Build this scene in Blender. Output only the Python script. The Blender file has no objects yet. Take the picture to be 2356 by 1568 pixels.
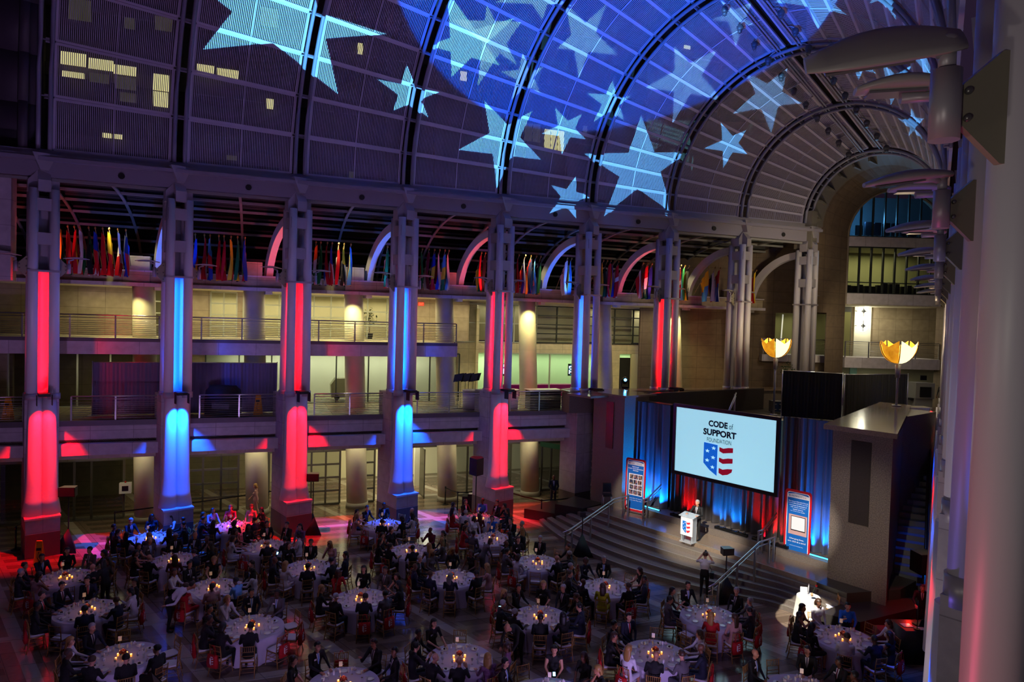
import bpy, bmesh, math, random
from mathutils import Vector, Matrix
random.seed(7)
SC = bpy.context.scene
COL = SC.collection
PI = math.pi
# ------------------------------------------------------------------ camera
F_PX, EYE = 1570.0, 10.3
cam_d = bpy.data.cameras.new('camera'); cam = bpy.data.objects.new('camera', cam_d); COL.objects.link(cam)
cam_d.sensor_width = 36.0; cam_d.lens = F_PX / 2356.0 * 36.0; cam_d.clip_start = 0.1; cam_d.clip_end = 400
CAM_R = Matrix.Rotation(PI/2 - math.radians(1.68), 3, 'X') @ Matrix.Rotation(math.radians(1.6), 3, 'Z')
cam.matrix_world = Matrix.Translation((0, 0, EYE)) @ CAM_R.to_4x4()
SC.camera = cam
SC.view_settings.view_transform = 'Standard'; SC.view_settings.look = 'None'
SC.view_settings.gamma = 1.0; SC.view_settings.use_curve_mapping = False
SC.view_settings.exposure = 0.0
cy = SC.cycles
cy.max_bounces = 5; cy.diffuse_bounces = 2; cy.glossy_bounces = 2; cy.transmission_bounces = 2; cy.transparent_max_bounces = 8
cy.caustics_reflective = False; cy.caustics_refractive = False; cy.sample_clamp_indirect = 3.0
cy.use_adaptive_sampling = True; cy.adaptive_threshold = 0.04; cy.light_sampling_threshold = 0.02; cy.use_denoising = True
# ------------------------------------------------------------------ world: night, faint violet
w = bpy.data.worlds.new('night'); SC.world = w; w.use_nodes = True
w.node_tree.nodes['Background'].inputs[0].default_value = (0.30, 0.17, 0.42, 1)
w.node_tree.nodes['Background'].inputs[1].default_value = 0.055
# ------------------------------------------------------------------ frames of the building (plan)
P0 = Vector((-19.7, 28.6)); DL = Vector((.9367, .3501)); NL = Vector((-.3501, .9367)); BAY = 5.07
AP = Vector((29.38, 46.95)); AA = Vector((.7736, .6336)); BB = Vector((.6336, -.7736)); DR = Vector((.5278, .8494))
SPRING = 16.85; TANH = .341
def L(t, o, z): p = P0 + DL*t + NL*o; return Vector((p.x, p.y, z))          # along / behind the colonnade
def G(a, b, z): p = AP + AA*a + BB*b; return Vector((p.x, p.y, z))          # along / across the vault axis
def W(x, y, z): return Vector((x, y, z))
def cone(s, th, dr=0.0):                                                    # on the vault: s from apex, angle from the left springing
    r = s*TANH - dr; p = AP - AA*s - BB*(r*math.cos(th)); return Vector((p.x, p.y, SPRING + r*math.sin(th)))
def lightobj(name, kind, loc, power, color, aim=None, **kw):
    d = bpy.data.lights.new(name, kind); d.energy = power; d.color = color
    for k, v in kw.items(): setattr(d, k, v)
    o = bpy.data.objects.new(name, d); COL.objects.link(o); o.location = loc
    if aim is not None: o.rotation_euler = (Vector(aim) - Vector(loc)).to_track_quat('-Z', 'Y').to_euler()
    return o
def spot(name, loc, aim, power, color, deg, blend=.4, r=.05): return lightobj(name, 'SPOT', loc, power, color, aim, spot_size=math.radians(deg), spot_blend=blend, shadow_soft_size=r)
def point(name, loc, power, color, r=.05): return lightobj(name, 'POINT', loc, power, color, shadow_soft_size=r)
def area(name, loc, aim, power, color, sx, sy, ang=None):
    o = lightobj(name, 'AREA', loc, power, color, aim, shape='RECTANGLE', size=sx, size_y=sy)
    if ang is not None: o.rotation_euler = (0, 0, ang)
    return o
RED = (1, .0008, .004); BLUE = (.0, .085, 1.0); WARM = (1, .88, .50); CYAN = (.18, .62, 1.0)
LANG = math.atan2(DL.y, DL.x); SANG = math.atan2(BB.y, BB.x)
# ---- violet/blue wash of the hall: uplights standing on the floor in front of the near colonnade (below the frame)
KEY = 1.0
spot('wash_light', (-3, 7, 1.0), L(6, 0, 12), 1500*KEY, (.60, .40, 1), 110, .8, .3)
spot('wash_light', (4, 13, 1.0), L(22, 0, 12), 900*KEY, (.6, .42, 1), 100, .8, .3)
spot('wash_light', (-12, 14, 1.0), cone(46, .5), 1900*KEY, (.72, .40, 1), 110, .8, .3)
spot('wash_light', (5.5, 13.5, .9), cone(20, 1.9), 700*KEY, (.8, .68, .72), 110, .8, .3)
# added downlights below the ridge, above the frame, to brighten floor and table tops
spot('ridge_fill_light', cone(47, 1.75, 2), (-5, 24, 0), 1350*KEY, (.66, .56, 1), 75, .8, .4)
spot('ridge_fill_light', cone(42, 1.5, 2), (3, 25, 0), 1250*KEY, (.68, .58, 1), 70, .8, .4)
CROWN = True
# ---- stage: white follow spot, honour-table spot, coloured uplights
spot('stage_spot_and_fill', (1.0, 14.5, 14.5), (8.3, 29.2, 1.3), 34000*KEY, (1, .93, .78), 11, .7, .05)
spot('stage_spot_and_fill', (3.0, 9.5, 12.2), (12.1, 27.4, 1.9), 22000*KEY, (1, .93, .8), 8, .6, .05)
spot('stage_spot_and_fill', (1.0, 14.5, 14.5), (6.3, 33.2, 2.2), 20000*KEY, (1, .95, .85), 7, .6, .05)
spot('stage_spot_and_fill', (3.0, 9.5, 12.2), (13.4, 26.6, 2.0), 6000*KEY, (1, .90, .74), 17, .9, .05)  # added wide lamp imitating spotlight spill on the right granite block
spot('stage_spot_and_fill', (1.0, 14.5, 14.5), (8.6, 30.0, .9), 1700*KEY, (1, .90, .72), 26, .9, .05)  # added wide fill lamp to brighten the stage and steps
spot('table_spotlight', (5.5, 15.5, 12.5), (10.6, 23.75, .3), 26000*KEY, (1, .95, .82), 7.5, .15, .02)
for b_, c_ in ((-4.0, BLUE), (-3.2, BLUE), (-1.6, RED), (.1, BLUE), (.9, BLUE), (2.4, RED), (3.1, RED), (4.3, BLUE), (5.1, BLUE)):
    hi = b_ < -3 or b_ > 4
    spot('drape_uplight', G(-25.83, b_, 1.45), G(-25.35, b_, 3.6 if hi else 2.3), (1500 if hi else 430)*KEY, c_ if c_ is RED else (.0, .22, 1), 110 if hi else 105, .8, .04)
spot('drape_uplight', G(-25.75, -4.2, 1.4), G(-25.8, -5.16, 3.8), 500*KEY, (0, .25, 1), 110, .8, .05)
spot('drape_uplight', G(-23.9, 3, 6.9), G(-25.6, 4.6, 3.2), 10*KEY, (.1, .6, 1), 120, .8, .05)
# ---- warm lamps inside the galleries
def glow(name, t0, t1, o, z, power, col=WARM, wd=.5):
    p = L((t0+t1)/2, o, z); return area(name, p, None, power*KEY*.62, col, abs(t1-t0), wd, LANG)
glow('soffit_light', 0, 4, 2.6, 3.6, 40); glow('soffit_light', 6, 18, 2.7, 3.6, 150); glow('soffit_light', 19, 24, 2.6, 3.6, 80)
glow('soffit_light', 3, 18, 7.0, 3.5, 200); glow('soffit_light', 13, 17.5, 6.0, 3.5, 140)
glow('soffit_light', 0, 5, 4.4, 8.1, 70); glow('soffit_light', 6, 18, 4.6, 8.15, 220)
glow('soffit_light', 0, 6, 4.6, 11.3, 110); glow('soffit_light', 6, 18, 4.4, 11.3, 340)
glow('soffit_light', 18, 34, 4.6, 11.3, 420); glow('shop_light', 22, 35, 9.5, 11.3, 700, (1, .92, .66)); glow('shop_light', 22, 35, 9.5, 8.1, 520, (.9, 1, .66))
glow('shop_light', 5, 18, 8.6, 11.3, 420); glow('shop_light', 7, 19, 8.8, 8.1, 480, (.92, 1, .66))
glow('shop_light', 19, 26, 7.4, 3.5, 60, (.9, 1, .9)); glow('shop_light', 11, 16, 8.6, 3.5, 70)
for k_ in (1, 3, 5, 7):
    t_ = k_*BAY-1.55
    spot('parapet_light', L(t_-1.5, 1.6, 14.2), L(t_-.4, 3.2, 12.2), 160*KEY, (1, .92, .4), 70, .6, .05)
    spot('column_downlight', L(t_-.9, 2.2, 11.35), L(t_-.3, 3.3, 8.2), (420 if k_ > 2 else 200)*KEY, (1, .93, .38), 95, .6, .05)
glow('ballroom_light', 16.2, 18.8, 7.4, 3.5, 220, (1, .95, .72))
spot('terrace_light', (19.0, 35.0, 15.5), (15.5, 46, 9), 700*KEY, (1, .82, .5), 120, .8, .3)
spot('terrace_light', (16.5, 37.5, 11.5), (19, 36, 6), 450*KEY, (1, .9, .55), 120, .8, .2)
spot('terrace_light', (20.5, 41.0, 11.0), (25, 46, 9), 300*KEY, (1, .86, .55), 130, .8, .2)
spot('terrace_light', (19, 39, 10.5), cone(13, 1.0), 420*KEY, (1, .82, .5), 110, .8, .3)
# added out-of-frame fill lamps: warm, red and violet wash on the near colonnade
spot('wash_light', (-3, -2, 8.0), (5, 6, 10), 430*KEY, (1, .90, .76), 70, .8, .3)
spot('wash_light', (-9, 3, 6.0), (5, 7, 9), 500*KEY, (.95, .84, .72), 60, .8, .3)
spot('wash_light', (1.2, 8.5, 1.0), (4.5, 6, 12), 700*KEY, (1, .08, .2), 60, .8, .1)
spot('wash_light', (3.2, 12.5, 1.0), (6.5, 11, 13), 420*KEY, (.25, .15, 1), 70, .8, .1)
# ------------------------------------------------------------------ materials
_M = {}
def lin(c): return tuple((v/12.92 if v <= .04045 else ((v+.055)/1.055)**2.4) for v in c)
def mat(name, rgb, rough=.6, metal=0.0, emis=0.0, noise=0.0, nscale=8, alpha=1.0, spec=.5, ecol=None):
    if name in _M: return _M[name]
    m = bpy.data.materials.new(name); m.use_nodes = True; nt = m.node_tree; b = nt.nodes['Principled BSDF']
    c = (*lin(rgb), 1)
    b.inputs['Base Color'].default_value = c; b.inputs['Roughness'].default_value = rough; b.inputs['Metallic'].default_value = metal
    b.inputs['Specular IOR Level'].default_value = spec
    if emis: b.inputs['Emission Color'].default_value = (*lin(ecol or rgb), 1); b.inputs['Emission Strength'].default_value = emis
    if noise:
        n = nt.nodes.new('ShaderNodeTexNoise'); n.inputs['Scale'].default_value = nscale; n.inputs['Detail'].default_value = 4
        tc = nt.nodes.new('ShaderNodeTexCoord'); nt.links.new(tc.outputs['Object'], n.inputs['Vector'])
        mx = nt.nodes.new('ShaderNodeMix'); mx.data_type = 'RGBA'
        mx.inputs[6].default_value = tuple(v*(1-noise) for v in c[:3]) + (1,); mx.inputs[7].default_value = tuple(min(1, v*(1+noise)) for v in c[:3]) + (1,)
        nt.links.new(n.outputs['Fac'], mx.inputs[0]); nt.links.new(mx.outputs[2], b.inputs['Base Color'])
    if alpha < 1:
        b.inputs['Alpha'].default_value = alpha
    _M[name] = m; return m
def panelled(name, rgb, pw, ph, joint=.5, rough=.7, noise=.06, nscale=3, gap=.012, offset=0.0):
    """stone or metal cladding with joints every pw x ph metres (uses the UVs, which are in metres)"""
    if name in _M: return _M[name]
    m = mat(name, rgb, rough); nt = m.node_tree; b = nt.nodes['Principled BSDF']
    uv = nt.nodes.new('ShaderNodeUVMap'); br = nt.nodes.new('ShaderNodeTexBrick')
    br.inputs['Scale'].default_value = 1; br.inputs['Brick Width'].default_value = pw; br.inputs['Row Height'].default_value = ph
    br.inputs['Mortar Size'].default_value = gap; br.inputs['Mortar Smooth'].default_value = .3; br.offset = offset
    c = lin(rgb); br.inputs['Color1'].default_value = (*[v*.94 for v in c], 1); br.inputs['Color2'].default_value = (*[min(1, v*1.06) for v in c], 1)
    br.inputs['Mortar'].default_value = (*[v*joint for v in c], 1)
    n = nt.nodes.new('ShaderNodeTexNoise'); n.inputs['Scale'].default_value = nscale; n.inputs['Detail'].default_value = 5
    rg = nt.nodes.new('ShaderNodeMapRange'); rg.inputs[1].default_value = .3; rg.inputs[2].default_value = .7; rg.inputs[3].default_value = 1-noise*2; rg.inputs[4].default_value = 1+noise*2
    mx = nt.nodes.new('ShaderNodeMix'); mx.data_type = 'RGBA'; mx.blend_type = 'MULTIPLY'; mx.inputs[0].default_value = 1
    nt.links.new(uv.outputs[0], br.inputs['Vector']); nt.links.new(uv.outputs[0], n.inputs['Vector']); nt.links.new(n.outputs['Fac'], rg.inputs[0])
    nt.links.new(br.outputs['Color'], mx.inputs[6]); nt.links.new(rg.outputs[0], mx.inputs[7]); nt.links.new(mx.outputs[2], b.inputs['Base Color'])
    return m
def floor_material():
    m = mat('polished_granite_floor', (.42, .36, .30), .18); nt = m.node_tree; b = nt.nodes['Principled BSDF']; N = nt.nodes; K = nt.links
    uv = N.new('ShaderNodeUVMap'); sp = N.new('ShaderNodeSeparateXYZ'); K.new(uv.outputs[0], sp.inputs[0])
    def M_(op, a, bb=None, c=None):
        x = N.new('ShaderNodeMath'); x.operation = op
        for i, v in enumerate((a, bb, c)):
            if v is None: continue
            if hasattr(v, 'links') or hasattr(v, 'is_linked'): K.new(v, x.inputs[i])
            else: x.inputs[i].default_value = v
        return x.outputs[0]
    x, y = sp.outputs[0], sp.outputs[1]
    u = M_('ADD', M_('MULTIPLY', x, .731), M_('MULTIPLY', y, .682)); v = M_('ADD', M_('MULTIPLY', x, -.3501), M_('MULTIPLY', y, .9367))
    fu = M_('FLOORED_MODULO', M_('SUBTRACT', u, 6.62), 3.58); fv = M_('FLOORED_MODULO', M_('SUBTRACT', v, 34.1-.15), 4.6)
    band = M_('MAXIMUM', M_('LESS_THAN', fu, .36), M_('LESS_THAN', fv, .38))
    st = M_('LESS_THAN', M_('FLOORED_MODULO', M_('ADD', fv, .1), .82), .42)          # darker courses inside each bay
    inner = M_('MULTIPLY', M_('GREATER_THAN', fu, .75), M_('LESS_THAN', fu, 3.2))
    st = M_('MULTIPLY', st, inner)
    j = M_('MAXIMUM', M_('LESS_THAN', M_('FLOORED_MODULO', u, .895), .012), M_('LESS_THAN', M_('FLOORED_MODULO', v, .92), .012))
    n = N.new('ShaderNodeTexNoise'); n.inputs['Scale'].default_value = 6; n.inputs['Detail'].default_value = 6; K.new(uv.outputs[0], n.inputs['Vector'])
    def mix(f, A, B):
        q = N.new('ShaderNodeMix'); q.data_type = 'RGBA'; K.new(f, q.inputs[0])
        for i, t in ((6, A), (7, B)):
            if isinstance(t, tuple): q.inputs[i].default_value = (*t, 1)
            else: K.new(t, q.inputs[i])
        return q.outputs[2]
    base = mix(n.outputs['Fac'], lin((.40, .33, .28)), lin((.50, .43, .36)))
    c = mix(st, base, lin((.36, .30, .25))); c = mix(band, c, lin((.62, .58, .52))); c = mix(j, c, lin((.22, .18, .16)))
    K.new(c, b.inputs['Base Color'])
    return m
WHITE = mat('white_steel', (.80, .78, .82), .42)
STEEL = mat('grey_steel', (.62, .60, .64), .4, .2)
BEAM = mat('beam_grey', (.52, .50, .56), .5)
CHROME = mat('brushed_steel', (.75, .75, .76), .28, .9)
BLACK = mat('black_matt', (.035, .035, .04), .6)
BLACKG = mat('black_plastic', (.05, .05, .055), .35)
STONE = panelled('brown_limestone', (.43, .36, .29), 1.25, .75, .45)
STONE2 = panelled('beige_limestone', (.66, .60, .50), 1.2, .8, .55)
CREAM = panelled('cream_panels', (.80, .76, .64), 1.6, .85, .6)
FASCIA = panelled('pale_fascia', (.74, .71, .74), 1.68, 5, .5)
MASON = panelled('pale_masonry', (.66, .63, .66), 1.9, 1.05, .6)
GRAN = mat('speckled_granite', (.42, .38, .35), .55, noise=.45, nscale=26)
GRAND = mat('dark_granite', (.20, .18, .17), .3, noise=.4, nscale=30)
STAGEF = mat('stage_granite', (.50, .43, .37), .14, noise=.35, nscale=20)
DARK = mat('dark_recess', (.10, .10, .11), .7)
GLASS = mat('dark_glass', (.05, .06, .06), .06, 0, alpha=.28)
GLASSD = mat('vault_glass', (.045, .05, .055), .12)
RCOL = mat('round_column_cream', (.80, .77, .68), .55)
GOLD = mat('gold_painted_wood', (.62, .44, .20), .38, noise=.12)
CLOTH = mat('ivory_tablecloth', (.76, .72, .80), .85)
CLOTHW = mat('white_tablecloth', (.92, .90, .84), .85)
CUSH = mat('white_cushion', (.85, .82, .84), .8)
GLS = mat('clear_glassware', (.95, .96, 1), .08, 0, alpha=.5)
WINE = mat('red_wine', (.25, .02, .05), .1)
CHINA = mat('white_china', (.90, .89, .90), .2)
FLAME = mat('candle_flame', (1, .75, .35), .5, emis=28, ecol=(1, .72, .32))
CANDLE = mat('candle_glass', (1, .70, .35), .3, emis=1.6, ecol=(1, .6, .22))
ROSE = mat('dark_red_roses', (.45, .04, .06), .7, noise=.4, nscale=40)
LEAF = mat('green_leaves', (.12, .25, .10), .6, noise=.3)
TOTE = mat('red_tote_fabric', (.72, .03, .07), .75)
EMBL = mat('white_print', (.92, .90, .90), .7)
# ------------------------------------------------------------------ mesh builder
I3 = lambda x, y, z: Vector((x, y, z))
class MB:
    def __init__(s): s.v = []; s.f = []; s.uv = []; s.mi = []; s.sm = []; s.cur = 0; s.smooth = False
    def face(s, pts, uvs=None):
        n = len(s.v); s.v += [tuple(p) for p in pts]; s.f.append(tuple(range(n, n+len(pts)))); s.mi.append(s.cur); s.sm.append(s.smooth)
        s.uv.append(uvs or [(p[0], p[1]) for p in pts])
    def box(s, x0, x1, y0, y1, z0, z1, m=I3):
        if x0 > x1: x0, x1 = x1, x0
        if y0 > y1: y0, y1 = y1, y0
        if z0 > z1: z0, z1 = z1, z0
        P = [(x0, y0, z0), (x1, y0, z0), (x1, y1, z0), (x0, y1, z0), (x0, y0, z1), (x1, y0, z1), (x1, y1, z1), (x0, y1, z1)]
        flip = (m(1, 0, 0)-m(0, 0, 0)).cross(m(0, 1, 0)-m(0, 0, 0)).dot(m(0, 0, 1)-m(0, 0, 0)) < 0
        for q, ax in (((0, 3, 2, 1), 'xy'), ((4, 5, 6, 7), 'xy'), ((0, 1, 5, 4), 'xz'), ((2, 3, 7, 6), 'xz'), ((1, 2, 6, 5), 'yz'), ((3, 0, 4, 7), 'yz')):
            if flip: q = q[::-1]
            s.face([m(*P[i]) for i in q], [(P[i][0 if ax[0] == 'x' else 1], P[i][2 if ax[1] == 'z' else 1]) for i in q])
        return s
    def ring(s, c, ax, r, n, e=None, ph=0):
        ax = Vector(ax).normalized(); e = e or (Vector((0, 0, 1)) if abs(ax.z) < .9 else Vector((1, 0, 0)))
        a = ax.cross(e).normalized(); b = ax.cross(a)
        return [Vector(c) + a*(r*math.cos(2*PI*i/n+ph)) + b*(r*math.sin(2*PI*i/n+ph)) for i in range(n)]
    def skin(s, rings, closed=True, cap0=True, cap1=True):
        base = len(s.v); n = len(rings[0])
        for R in rings: s.v += [tuple(p) for p in R]
        for k in range(len(rings)-1):
            for i in range(n if closed else n-1):
                j = (i+1) % n; a = base+k*n
                s.f.append((a+i, a+j, a+n+j, a+n+i)); s.mi.append(s.cur); s.sm.append(True); s.uv.append([(i/n, k), ((i+1)/n, k), ((i+1)/n, k+1), (i/n, k+1)])
        for on, k in ((cap0, 0), (cap1, len(rings)-1)):
            if on and closed:
                ids = [base+k*n+i for i in range(n)]
                if k == 0: ids = ids[::-1]
                s.f.append(tuple(ids)); s.mi.append(s.cur); s.sm.append(False); s.uv.append([(0, 0)]*n)
        return s
    def cyl(s, p0, p1, r0, r1=None, n=10, **k):
        p0, p1 = Vector(p0), Vector(p1); r1 = r0 if r1 is None else r1
        return s.skin([s.ring(p0, p1-p0, r0, n), s.ring(p1, p1-p0, r1, n)], **k)
    def tube(s, pts, r, n=6):
        pts = [Vector(p) for p in pts]; R = []
        for i, p in enumerate(pts):
            d = (pts[min(i+1, len(pts)-1)]-pts[max(i-1, 0)])
            e = Vector((0, 0, 1)) if abs(d.normalized().z) < .97 else Vector((1, 0, 0))
            R.append(s.ring(p, d, r if not callable(r) else r(i/(len(pts)-1)), n, e))
        return s.skin(R)
    def lathe(s, prof, c=(0, 0, 0), n=16, squash=None):
        c = Vector(c); R = []
        for r, z in prof: R.append([c+Vector((r*math.cos(2*PI*i/n), r*math.sin(2*PI*i/n), z)) for i in range(n)])
        return s.skin(R)
    def ball(s, c, r, n=8, m=6, sc=(1, 1, 1)):
        R = []
        for k in range(m+1):
            a = -PI/2+PI*k/m; rr = max(1e-4, math.cos(a))
            R.append([Vector(c)+Vector((r*sc[0]*rr*math.cos(2*PI*i/n), r*sc[1]*rr*math.sin(2*PI*i/n), r*sc[2]*math.sin(a))) for i in range(n)])
        return s.skin(R, cap0=False, cap1=False)
    def prism(s, pts, d):
        """closed outline extruded by vector d"""
        pts = [Vector(p) for p in pts]; d = Vector(d); q = [p+d for p in pts]
        s.face(pts[::-1]); s.face(q)
        for i in range(len(pts)):
            j = (i+1) % len(pts); s.face([pts[i], pts[j], q[j], q[i]])
        return s
    def bar(s, p0, p1, w, h, up=(0, 0, 1)):
        p0, p1 = Vector(p0), Vector(p1); d = (p1-p0).normalized(); a = d.cross(Vector(up)).normalized()*(w/2); b = a.cross(d).normalized()*(h/2)
        A = [p0-a-b, p0+a-b, p0+a+b, p0-a+b]; B = [p+(p1-p0) for p in A]
        s.face(A[::-1]); s.face(B)
        for i in range(4): j = (i+1) % 4; s.face([A[i], A[j], B[j], B[i]])
        return s
    def data(s, name, mats, off=Vector((0, 0, 0))):
        me = bpy.data.meshes.new(name); me.from_pydata([tuple(Vector(v)-off) for v in s.v], [], s.f)
        for m in (mats if isinstance(mats, (list, tuple)) else [mats]): me.materials.append(m)
        me.polygons.foreach_set('material_index', s.mi); me.polygons.foreach_set('use_smooth', s.sm)
        ul = me.uv_layers.new(name='UVMap'); flat = [c for f in s.uv for u in f for c in u]
        if len(flat) == len(ul.data)*2: ul.data.foreach_set('uv', flat)
        me.update(); return me
    def build(s, name, mats, parent=None, off=None):
        """vertices in world space; off (or the parent's place) becomes the origin"""
        if off is None:
            if parent is not None: off = WORLDLOC.get(parent.name, Vector((0, 0, 0)))
            else:
                xs = [v[0] for v in s.v]; ys = [v[1] for v in s.v]; zs = [v[2] for v in s.v]
                off = Vector(((min(xs)+max(xs))/2, (min(ys)+max(ys))/2, min(zs)))
        off = Vector(off); o = bpy.data.objects.new(name, s.data(name, mats, off)); COL.objects.link(o)
        if parent is None: o.location = off
        else: o.parent = parent
        WORLDLOC[o.name] = off
        return o
WORLDLOC = {}
def thing(name, label, cat, loc=(0, 0, 0), group=None, rz=0, kind=None):
    o = bpy.data.objects.new(name, None); COL.objects.link(o); o.location = loc; o.rotation_euler = (0, 0, rz); o.empty_display_size = .2
    WORLDLOC[o.name] = Vector(loc)
    o['label'] = label; o['category'] = cat
    if group: o['group'] = group
    if kind: o['kind'] = kind
    return o
def struct(name, loc=(0, 0, 0)):
    o = bpy.data.objects.new(name, None); COL.objects.link(o); o.location = loc; WORLDLOC[o.name] = Vector(loc); o['kind'] = 'structure'; return o
def tag(o, label, cat, group=None, kind=None):
    o['label'] = label; o['category'] = cat
    if group: o['group'] = group
    if kind: o['kind'] = kind
    return o
def st(o): o['kind'] = 'structure'; return o
def local(mb, name, mats, parent): return mb.build(name, mats, parent, off=(0, 0, 0))
def dup(root, loc, rz, label=None, group=None, scale=1.0):
    r = root.copy(); COL.objects.link(r); r.location = loc; r.rotation_euler = (0, 0, rz); r.scale = (scale,)*3
    if label: r['label'] = label
    if group: r['group'] = group
    for ch in root.children:
        c = ch.copy(); COL.objects.link(c); c.parent = r
        for g in ch.children: d = g.copy(); COL.objects.link(d); d.parent = c
    return r
DG = None
def text_mesh(txt, bold=0.0):
    cu = bpy.data.curves.new('lettering', 'FONT'); cu.body = txt; cu.align_x = 'LEFT'; cu.offset = bold; cu.extrude = 0.0; cu.resolution_u = 3
    o = bpy.data.objects.new('lettering', cu); COL.objects.link(o); bpy.context.view_layer.update()
    me = bpy.data.meshes.new_from_object(o.evaluated_get(bpy.context.evaluated_depsgraph_get()))
    bpy.data.objects.remove(o); return me
def lettering(txt, o0, ux, uz, wd, ht, m, parent, nm='lettering', bold=0.0, lift=.004, mirror=False):
    """text fitted into wd x ht at o0 (lower left), running along ux with up uz"""
    me = text_mesh(txt, bold); xs = [v.co.x for v in me.vertices]; ys = [v.co.y for v in me.vertices]
    x0, x1, y0, y1 = min(xs), max(xs), min(ys), max(ys); ux = Vector(ux).normalized(); uz = Vector(uz).normalized(); nn = ux.cross(uz)
    off = WORLDLOC[parent.name]
    for v in me.vertices:
        p = Vector(o0)+ux*((v.co.x-x0)/(x1-x0)*wd)+uz*((v.co.y-y0)/(y1-y0)*ht)+nn*lift; v.co = p-off
    me.materials.clear(); me.materials.append(m)
    o = bpy.data.objects.new(nm, me); COL.objects.link(o); o.parent = parent; WORLDLOC[o.name] = off; return o
def pix(x, y):
    return (CAM_R @ Vector(((x-1178)/F_PX, -(y-784)/F_PX, -1)))
def at_z(x, y, z): d = pix(x, y); return Vector((0, 0, EYE)) + d*((z-EYE)/d.z)
def at_o(x, y, o):                                                           # photo pixel -> place on a vertical plane o behind the colonnade
    d = pix(x, y); n = Vector((NL.x, NL.y, 0)); p = L(0, o, 0); k = n.dot(Vector((p.x, p.y, 0)))/n.dot(Vector((d.x, d.y, 0))); return Vector((0, 0, EYE)) + d*k
def at_y(x, y, Y): d = pix(x, y); return Vector((0, 0, EYE)) + d*(Y/d.y)
def t_of(p): return (Vector((p.x, p.y))-P0).dot(DL)
def T(x, o, y=700): return t_of(at_o(x, y, o))
def Z(x, y, o): return at_o(x, y, o).z
def cone_hit_early(x, y, side=None):
    d = pix(x, y).normalized(); C0 = Vector((0, 0, EYE)); last = None; hits = []
    k = 4.0
    def fn(k):
        p = C0+d*k; r = Vector((p.x, p.y))-AP; s = -r.dot(AA); b = r.dot(BB); R = s*TANH
        return (b*b+(p.z-SPRING)**2)**.5-R, s, p, b
    while k < 90:
        v, s, p, b = fn(k)
        if last is not None and last < 0 <= v and s > 0:
            lo, hi = k-.2, k
            for _ in range(30):
                mid = (lo+hi)/2
                if fn(mid)[0] < 0: lo = mid
                else: hi = mid
            return fn(lo)[2]
        last = v; k += .2
    return None
# ------------------------------------------------------------------ floor
mb = MB(); 
mb.face([(-45, -8, 0), (60, -8, 0), (60, 62, 0), (-45, 62, 0)]); mb.v[-4:] = [(-45, -8, 0), (60, -8, 0), (60, 62, 0), (-45, 62, 0)]
st(mb.build('floor', floor_material(), off=(0, 0, 0)))
def slab(name, t0, t1, o0, o1, z0, z1, m_, e=None):
    m = MB(); m.box(t0, t1, o0, o1, z0, z1, L); return m.build(name, m_, e) if e else st(m.build(name, m_))
# ------------------------------------------------------------------ the glazed vault
S_R = [49.6-4.8*i for i in range(-1, 9)]                                       # ribs, c-1 .. c8
S_R[-1] = 11.4
NROW = 24
PAN = mat('perforated_white_slats', (.70, .68, .76), .5); RAILM = mat('vault_rail_paint', (.62, .60, .68), .45); RIBM = mat('vault_rib_paint', (.50, .50, .58), .4)
RAILY = RAILM
def rib(s, parent, name='rib', w=.09):
    m = MB(); k = 48
    for ds in (-.2, .2):
        m.tube([cone(s+ds, PI*j/k, .15) for j in range(k+1)], w, 6)
    for j in range(0, k, 2):
        m.bar(cone(s-.2, PI*j/k, .12), cone(s+.2, PI*j/k, .12), .05, .05, (0, 0, 1) if 8 < j < 40 else (1, 0, 0))
    m.build(name, RIBM, parent)
def bay(i, s0, s1):
    e = struct('ceiling', cone((s0+s1)/2, PI/2))
    A, B = s0-.34, s1+.34
    n = max(20, int((A-B)/.0665))
    for r in range(NROW):
        t0, t1 = PI*r/NROW, PI*(r+1)/NROW
        if r == 11: t1 = PI/2-.022*13/max(6, (s0+s1)/2*.5)
        if r == 12: t0 = PI/2+.022*13/max(6, (s0+s1)/2*.5)
        g = (t1-t0)*.028; t0 += g; t1 -= g
        m = MB()
        a0, a1, b0, b1 = cone(A, t0), cone(A, t1), cone(B, t0), cone(B, t1)
        for k in range(n):
            u0 = (k+.0)/n; u1 = (k+.46)/n
            m.face([a0.lerp(b0, u0), a0.lerp(b0, u1), a1.lerp(b1, u1), a1.lerp(b1, u0)])
        up = (a0+b0+a1+b1)/4 - cone((A+B)/2, (t0+t1)/2, 2); up.normalize()
        for p, q in ((a0, b0), (a1, b1), (a0, a1), (b0, b1)): m.bar(p, q, .10, .10, up)
        m.bar(a0.lerp(b0, .5), a1.lerp(b1, .5), .03, .05, up)
        m.build('louvre_panel', PAN, e)
    m = MB()
    for r in range(1, NROW):
        if r == 12: continue
        t_ = PI*r/NROW
        for d in (-.004, .004): m.bar(cone(s0, t_+d, -.1), cone(s1, t_+d, -.1), .03, .06)
    m.build('purlin', RAILM, e)
    rib(s0, e)
    m = MB()                                                                  # glass skin just outside the slats
    for r in range(NROW):
        m.face([cone(s0, PI*r/NROW, -.5), cone(s1, PI*r/NROW, -.5), cone(s1, PI*(r+1)/NROW, -.5), cone(s0, PI*(r+1)/NROW, -.5)])
    if i == 7: rib(s1, e)
for i in range(8): bay(i, S_R[i+1], S_R[i+2])
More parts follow.
